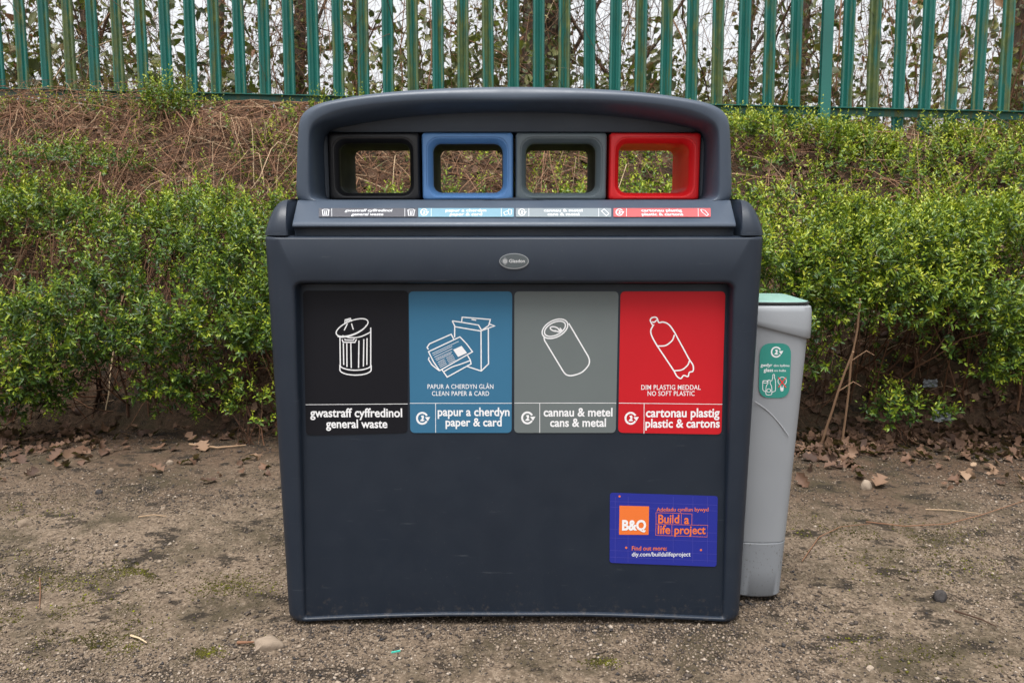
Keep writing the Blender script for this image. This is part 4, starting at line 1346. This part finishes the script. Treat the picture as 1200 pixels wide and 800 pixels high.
# strip labels on the sloping sill
SS = [Sheet(SLO0 + Vector((0, -0.0009, 0.0021)), (1, 0, 0), SLO1 - SLO0, c) for c in ((300, 90, 3.75), (600, 90, 3.75))]
for sh, a0, a1, mt, t1, t2, lb, tx in ((SS[0], 276, 709, 'strip_black', 'gwastraff cyffredinol', 'general waste', 'dark strip label', (392, 598, 420, 560)), (SS[0], 713, 1133, 'strip_blue', 'papur a cherdyn', 'paper & card', 'pale blue strip label', (833, 1012, 852, 994)),
                                       (SS[1], 17, 436, 'strip_grey', 'cannau & metel', 'cans & metal', 'pale grey strip label', (140, 310, 156, 296)), (SS[1], 446, 873, 'strip_red', 'cartonau plastig', 'plastic & cartons', 'pale red strip label', (568, 746, 570, 752))):
    st = plate('strip_label', sh, quad_round(sh, [(a0, 616), (a1, 616), (a1, 578), (a0, 578)], 0.002), M[mt], ST); st['label'] = lb
    lettering(sh, [(t1, tx[0], tx[1], 589), (t2, tx[2], tx[3], 606)], M['strip_ink'], st, stretch=1.4, bold=0.022)
    strokes('dividing_line', sh, [[(a0 + 57, 579), (a0 + 57, 615)], [(a1 - 55, 579), (a1 - 55, 615)]], 0.001, M['strip_ink'], st)
    if mt != 'strip_black': recycling_mark(sh, a0 + 26, 596, 16, M['strip_ink'], st, 0.003)
    def ic(cx, cy=597):
        if mt == 'strip_black': return [[(cx - 14, cy - 9), (cx - 11, cy + 14), (cx + 11, cy + 14), (cx + 14, cy - 9)], [(cx - 17, cy - 9), (cx - 6, cy - 14), (cx + 8, cy - 14), (cx + 17, cy - 9), (cx - 17, cy - 9)], [(cx - 4, cy - 6), (cx - 3, cy + 12)], [(cx + 4, cy - 6), (cx + 3, cy + 12)]]
        if mt == 'strip_blue': return [([(cx - 18, cy), (cx, cy - 8), (cx + 6, cy + 6), (cx - 11, cy + 12)], True), [(cx + 3, cy - 8), (cx + 5, cy - 14), (cx + 17, cy - 12), (cx + 16, cy + 8), (cx + 6, cy + 12)]]
        if mt == 'strip_grey': return [([(cx - 16, cy - 6), (cx - 4, cy - 15), (cx + 17, cy + 5), (cx + 6, cy + 15)], True)]
        return [([(cx - 17, cy - 11), (cx - 13, cy - 14), (cx + 2, cy - 9), (cx + 17, cy + 9), (cx + 10, cy + 15), (cx - 10, cy - 1)], True)]
    strokes('pictogram', sh, ic(a1 - 27), 0.0018, M['strip_ink'], st)
    if mt == 'strip_black': strokes('pictogram', sh, ic(a0 + 30), 0.0018, M['strip_ink'], st)

# maker's badge
SB = Sheet((0, -0.0006, 0.905), (1, 0, 0), (0, 0, 1), (560, 270, 11.43))
rim = [SB.uv(*q) for q in arc(485, 412, 198, 106, 360, 0, 0, 48)[:-1]][::1]
bd = plate('badge', SB, rim, M['silver'], ST, 0.0016)
face = [SB.uv(*q) for q in arc(483, 408, 186, 92, 360, 0, 0, 48)[:-1]]
plate('badge_face', SB, face, M['badge'], bd, 0.0024)
lettering(SB, [('Glasdon', 420, 628, 412)], W_, bd, lift=0.0030, bold=0.0, stretch=1.0)
dm = []
for k in range(5):
    t = k / 4
    dm.append([(318 + 46 * t, 412 - 54 * t), (364 + 46 * t, 466 - 54 * t)]); dm.append([(318 + 46 * t, 412 + 54 * t), (364 + 46 * t, 358 + 54 * t)])
strokes('emblem', SB, dm, 0.0009, M['silver'], bd, lift=0.0030)
strokes('emblem', SB, [arc(364, 412, 22, 27, 0, 360), arc(364, 412, 10, 13, 0, 360)], 0.0007, W_, bd, lift=0.0036)

# blue advertising sticker low on the right
SQ = panel_sheet(0.12, 0.36, (690, 560, 4.446))
ad_ = plate('sticker', SQ, quad_round(SQ, [(108, 440), (665, 461), (672, 93), (110, 75)]), M['st_navy'], ST)
ad_['label'] = 'royal blue and orange advertising sticker'
grid = [[(110, 75 + q), (670, 95 + q)] for q in (45, 75, 190, 235, 300, 335)] + [[(110 + q, 76), (109 + q, 440)] for q in (28, 95, 330, 432, 508)]
strokes('grid', SQ, [[(max(112, min(667, a)), max(96, min(438, b_))) for a, b_ in l] for l in grid], 0.0008, M['st_navy_line'], ad_, lift=0.0005)
strokes('orange_square', SQ, [], 0.001, M['orange'], ad_, fills=[[(157, 293), (311, 294), (314, 146), (160, 142)]], lift=0.0008)
lettering(SQ, [('B&Q', 173, 298, 249, 1.18, 0.040)], W_, ad_, lift=0.0012)
lettering(SQ, [('Adeiladu cynllun bywyd', 353, 623, 164, 1.05, 0.006), ('Build', 361, 471, 216, 1.15, 0.02), ('a', 497, 522, 219, 1.15, 0.02), ('life', 359, 424, 271, 1.12, 0.02), ('project', 446, 608, 273, 1.12, 0.02), ('Find out more:', 224, 406, 366, 1.05, 0.012)], M['orange'], ad_, lift=0.0008)
lettering(SQ, [('diy.com/buildalifeproject', 224, 530, 397, 1.05, 0.006)], W_, ad_, lift=0.0008)
strokes('orange_frame', SQ, [([(350, 178), (537, 185), (536, 243), (350, 238)], True), [(482, 183), (481, 241)], [(350, 238), (348, 296), (616, 305), (619, 244), (536, 243)], [(433, 241), (432, 299)]], 0.0009, M['orange'], ad_, lift=0.0007)
for dx_, dy_ in ((160, 94), (195, 361), (584, 373)):
    strokes('orange_dot', SQ, [], 0.001, M['orange'], ad_, fills=[arc(dx_, dy_, 5.5, 5.5, 360, 18, 0, 19)], lift=0.0008)

# ------------------------------------------------------------------ slim glass bin beside it
GB = thing('glass_bin', 'slim light grey glass recycling bin with pale green lid', 'recycling bin', (0.665, 0.33, 0))
GY = 0.125


def xr_(z): return 0.7185 + 0.0405 * (z / 0.78) ** 1.0
def xl_(z): return 0.5900 + 0.004 * (1 - z / 0.78)
def gl(z, e=0.0, zf=None, d=0.0):
    x0, x1 = xl_(z) - e, xr_(z) + e
    pts = rrect(x0, x1, GY - e, 0.35 + e, [0.022, 0.030, 0.022, 0.022], 6, 6)
    out = []
    for x, y in pts:
        # softly crowned front
        q = (x - x0) / (x1 - x0)
        yy = y - (0.008 * (1 - (2 * q - 1) ** 2) if y < GY + 0.03 else 0)
        out.append((x, yy, zf(x) if zf else z))
    return out
ztop = lambda x: 0.734 - (x - 0.60) * 0.26
g = Geo()
g.loft([gl(0.158), gl(0.1595, 0.0), gl(0.40), gl(0.60), gl(0.67), gl(0.69, 0, lambda x: ztop(x) + 0.004)])
g.make('body', M['glass_grey'], GB, 40)
g = Geo()
g.loft([gl(0.018, -0.014), gl(0.008, -0.010), gl(0.005, -0.004), gl(0.010, 0.0), gl(0.08), gl(0.153), gl(0.155, -0.002), gl(0.1575, -0.003)])
g.make('base', M['glass_base'], GB, 40)
g = Geo()
g.loft([gl(0.69, 0.001, lambda x: ztop(x) + 0.002), gl(0.69, 0.0045, lambda x: ztop(x) + 0.001), gl(0.69, 0.0065, lambda x: ztop(x) + 0.005), gl(0.72, 0.0060, lambda x: ztop(x) * 0.6 + 0.763 * 0.4), gl(0.765, 0.0035), gl(0.776, 0.0010), gl(0.781, -0.005)])
g.make('head_band', M['glass_grey'], GB, 40)
g = Geo()
g.loft([gl(0.781, -0.010), gl(0.783, -0.004), gl(0.786, -0.002), gl(0.789, -0.005)])
rimo = g.make('lid_rim', M['liner'], GB, 40)
g = Geo()
def dome(e, h): return gl(0.79, e, lambda x: 0.789 + h * (1 - 0.75 * max(0, (x - 0.60) / 0.17)))
g.loft([dome(-0.006, 0.0), dome(-0.009, 0.002), dome(-0.022, 0.004), dome(-0.045, 0.005)])
g.make('lid', M['lid_green'], GB, 40)
g = Geo()
for fx, fy in ((0.612, 0.185), (0.695, 0.185), (0.612, 0.315), (0.695, 0.315)):
    g = Geo()
    g.loft([[(fx + a * s_, fy + b_ * s_, z) for a, b_ in rrect(-.018, .018, -.018, .018, .006, 3, 2)] for z, s_ in ((-0.012, 0.9), (-0.008, 1), (0.026, 1))])
    g.make('foot', M['liner'], GB, 40)
SG = Sheet((0, GY - 0.0086, 0.5), (1, 0, 0), (0, 0, 1), (860, 330, 4.444))
g = Geo()
g.tube([SG.p(SG.uv(*q), 0.0002) for q in bez((108, 622), (165, 662), (225, 722), (285, 800), n=5)], 0.0011, 6)
g.make('moulded_line', M['crease_highlight'], GB, 40)
stk = plate('sticker', SG, quad_round(SG, [(128, 604), (288, 606), (300, 320), (136, 320)], 0.030), M['st_green'], GB, 0.0004, 0.0)
stk['label'] = 'green glass recycling sticker'
recycling_mark(SG, 220, 366, 28, W_, stk, 0.0036)
lettering(SG, [('gwdyr', 139, 200, 435), ('glass', 155, 204, 461)], W_, stk, stretch=1.0)
lettering(SG, [('dim bylbiau', 207, 289, 437), ('no bulbs', 211, 271, 463)], W_, stk, stretch=0.95, bold=0.01)
strokes('pictogram', SG, [[(150, 522), (150, 562), (158, 570), (170, 572)], (arc(163, 521, 12, 6, 0, 350), True), [(150, 522), (152, 515), (174, 515), (176, 522)],
                          (bez((178, 512), (188, 512), (189, 530), (196, 545), (197, 580), (190, 588), (172, 588), (166, 580), (168, 545), (177, 530), n=4), True),
                          bez((198, 573), (212, 570), (216, 560), (216, 515), (211, 500), (211, 484), (203, 484), (202, 500), (195, 518), n=4),
                          (arc(181, 566, 10, 9, 0, 350), True)], 0.0017, W_, stk)
strokes('pictogram', SG, [bez((243, 550), (243, 540), (231, 525), (232, 508), (250, 496), (270, 506), (272, 524), (258, 541), (257, 550), n=5), ([(243, 550), (257, 551), (256, 565), (250, 569), (244, 565)], True)], 0.0016, W_, stk, fills=[[(244, 553), (256, 553), (255, 564), (245, 564)]])
strokes('red_cross', SG, [[(231, 497), (271, 549)], [(271, 497), (231, 549)]], 0.0022, M['redink'], stk, lift=0.0012)


# ------------------------------------------------------------------ small things lying about
def rock(px, py, w, h, label, tint, group='loose stones', name='stone', mat='stones', sub=3):
    p = on_ground(px, py)
    bm = bmesh.new(); bmesh.ops.create_icosphere(bm, subdivisions=sub, radius=1)
    nz = VNoise(int(px) + 7)
    for v in bm.verts:
        c = np.array([v.co.x, v.co.y, v.co.z])
        k = 0.62 + 0.50 * float(nz(c[None] * 1.4 + 5)[0]) + 0.22 * float(nz(c[None] * 3.5 + 2)[0]) + 0.14 * float(nz(c[None] * 9)[0])
        v.co = Vector((v.co.x * w / 2 * k, v.co.y * w * 0.36 * k, max(-0.3, v.co.z) * h * k))
    me = bpy.data.meshes.new(name); bm.to_mesh(me); bm.free()
    a = me.attributes.new("tint", 'FLOAT', 'POINT'); a.data.foreach_set("value", [tint] * len(me.vertices))
    o = link(name, me, M[mat], None, 50)
    o.location = (p.x, p.y, float(ground_z(np.array([p.x]), np.array([p.y]))[0]) + h * 0.15)
    o.rotation_euler = (0, 0, random.uniform(0, .8))
    tag(o, label, 'stone', group)
rock(314, 752, 0.066, 0.020, 'largest pale flat stone in front of the left foot of the recycling station', 0.66)
rock(29, 609, 0.050, 0.020, 'pinkish flat stone beside the moss at the far left', 0.52)
rock(1015, 569, 0.042, 0.028, 'light grey angular stone among brown leaves right of the glass bin', 0.74)
rock(199, 541, 0.026, 0.014, 'rounded cream pebble below the left hedge, right of a dead leaf', 0.66)
rock(130, 549, 0.024, 0.012, 'dull cream pebble on dark soil left of the other pebbles', 0.55)
rock(191, 594, 0.018, 0.010, 'small yellowish pebble with a straw lying beside it', 0.64)
rock(116, 575, 0.026, 0.014, 'round black clod on the left gravel', 0.02)
rock(1102, 697, 0.040, 0.022, 'dark lumpy clod on the gravel right of the glass bin', 0.02)
rock(380, 782, 0.02, 0.010, 'small white chip near the bottom edge', 0.92) if False else None
rock(1020, 778, 0.020, 0.007, 'white flat chip on the gravel near the bottom right', 0.80)


def lone_leaf(px, py, L, label, tint, tilt=(0, -0.3, 1), Y=None, cat='leaf'):
    p = on_ground(px, py) if Y is None else at(px, py, Y)
    P = np.array([[p.x, p.y, (float(ground_z(np.array([p.x]), np.array([p.y]))[0]) + 0.012) if Y is None else p.z]])
    V, F, T = dead_leaf_arrays(P, unit(np.array([tilt], float)), np.array([L]), np.array([tint]))
    t = np_mesh('fallen_leaf', V - P, F, M['dead'], tint=T)
    t.location = P[0]
    tag(t, label, cat, 'single fallen leaves')
lone_leaf(238, 523, 0.096, 'long tan oak leaf lying flat left of the recycling station', 0.72)
lone_leaf(88, 531, 0.080, 'upright brown leaf standing on the soil below the left hedge', 0.6, (0.2, -1, 0.4))
lone_leaf(1130, 556, 0.072, 'broad tan leaf on open soil towards the right edge', 0.82)
lone_leaf(1064, 514, 0.080, 'pale brown leaf in front of the small seedling bush', 0.75)
lone_leaf(1030, 566, 0.088, 'long brown leaf beside the light grey angular stone', 0.6)
lone_leaf(1165, 550, 0.080, 'curled tan leaf at the far right below the hedge', 0.7, (0.4, -0.5, 0.8))
lone_leaf(955, 526, 0.072, 'grey brown leaf leaning against the glass bin side', 0.35, (-0.4, -0.6, 0.7))


def stick(pts, r, label, tint, cat='twig'):
    P = []
    for i, (a, b_) in enumerate(pts):
        p = on_ground(a, b_); p.z = float(ground_z(np.array([p.x]), np.array([p.y]))[0]) + r + 0.003 + (0.003 if 0 < i < len(pts) - 1 else 0)
        P.append(p)
    g = Geo(); g.tube(P, [r * (1 - 0.5 * i / (len(P) - 1)) for i in range(len(P))], 6)
    o = g.make('fallen_twig', M['twig'], None, 60)
    a = o.data.attributes.new("tint", 'FLOAT', 'POINT'); a.data.foreach_set("value", [tint] * len(o.data.vertices))
    tag(o, label, cat, 'loose twigs')
stick([(222, 519), (255, 524), (288, 521)], 0.005, 'thick tan stick beside the long oak leaf', 0.85)
stick([(162, 603), (180, 602), (195, 603)], 0.0022, 'thin straw lying by the yellowish pebble', 0.9)
stick([(1015, 610), (1060, 615), (1110, 612), (1150, 603), (1200, 583)], 0.0022, 'long thin reddish twig lying across the right gravel', 0.5)
stick([(940, 655), (960, 628), (985, 617), (1020, 612)], 0.0018, 'fine curved reddish twig beside the glass bin', 0.5)
stick([(1085, 594), (1115, 596), (1150, 599)], 0.0018, 'pale straw lying in front of the long reddish twig', 0.95)
stick([(153, 742), (163, 746), (172, 750)], 0.0028, 'short pale straw on mossy gravel at lower left', 1.0)
stick([(278, 750), (288, 751), (298, 749)], 0.0040, 'short olive stick beside the largest flat stone', 0.45)
stick([(46, 672), (47, 690), (46, 708)], 0.0018, 'thin reddish stem pointing forward on the left gravel', 0.45)
stick([(1118, 712), (1150, 723), (1168, 730)], 0.0025, 'dark thin stick at the lower right', 0.05)

# litter
M['litter'] = plastic('grey_white_film', (0.2520, 0.2700, 0.2880), 0.3, 60, 0.3)
M['teal_bit'] = flat('teal_plastic', (0.05, 0.42, 0.33), 0.4)
def scrap(px, py, Y, s_, label, seed):
    p = at(px, py, Y)
    nz = VNoise(seed); g = 14; V = []
    for i in range(g):
        for j in range(g):
            u, v = i / (g - 1) - .5, j / (g - 1) - .5
            q = np.array([[u * 4, v * 4, seed * .1]])
            V.append((p.x + s_ * (u + .3 * (fbm(nz, q)[0] - .5)), p.y + s_ * .8 * (fbm(nz, q + 11)[0] - .5), p.z + s_ * .6 * (v + .4 * (fbm(nz, q + 23)[0] - .5))))
    F = [(i * g + j, (i + 1) * g + j, (i + 1) * g + j + 1, i * g + j + 1) for i in range(g - 1) for j in range(g - 1)]
    o = build('plastic_scrap', V, F, M['litter'], None)
    md = o.modifiers.new('thickness', 'SOLIDIFY'); md.thickness = 0.0008
    tag(o, label, 'litter', 'crumpled plastic litter')
scrap(1090, 449, 1.86, 0.06, 'crumpled whitish plastic caught in the dark under the right hedge', 3)
scrap(1104, 487, 1.70, 0.08, 'torn greyish plastic lying behind the small seedling bush', 4)
p = on_ground(464, 766)
g = Geo()
g.loft([[(p.x + a, p.y + b_ + 0.35 * a, z) for a, b_ in rrect(-.010, .010, -.0017, .0017, .0008, 2, 2)] for z in (0.005, 0.008)])
tag(g.make('plastic_shard', M['teal_bit'], None), 'tiny teal plastic shard on the gravel in front of the bin', 'litter')
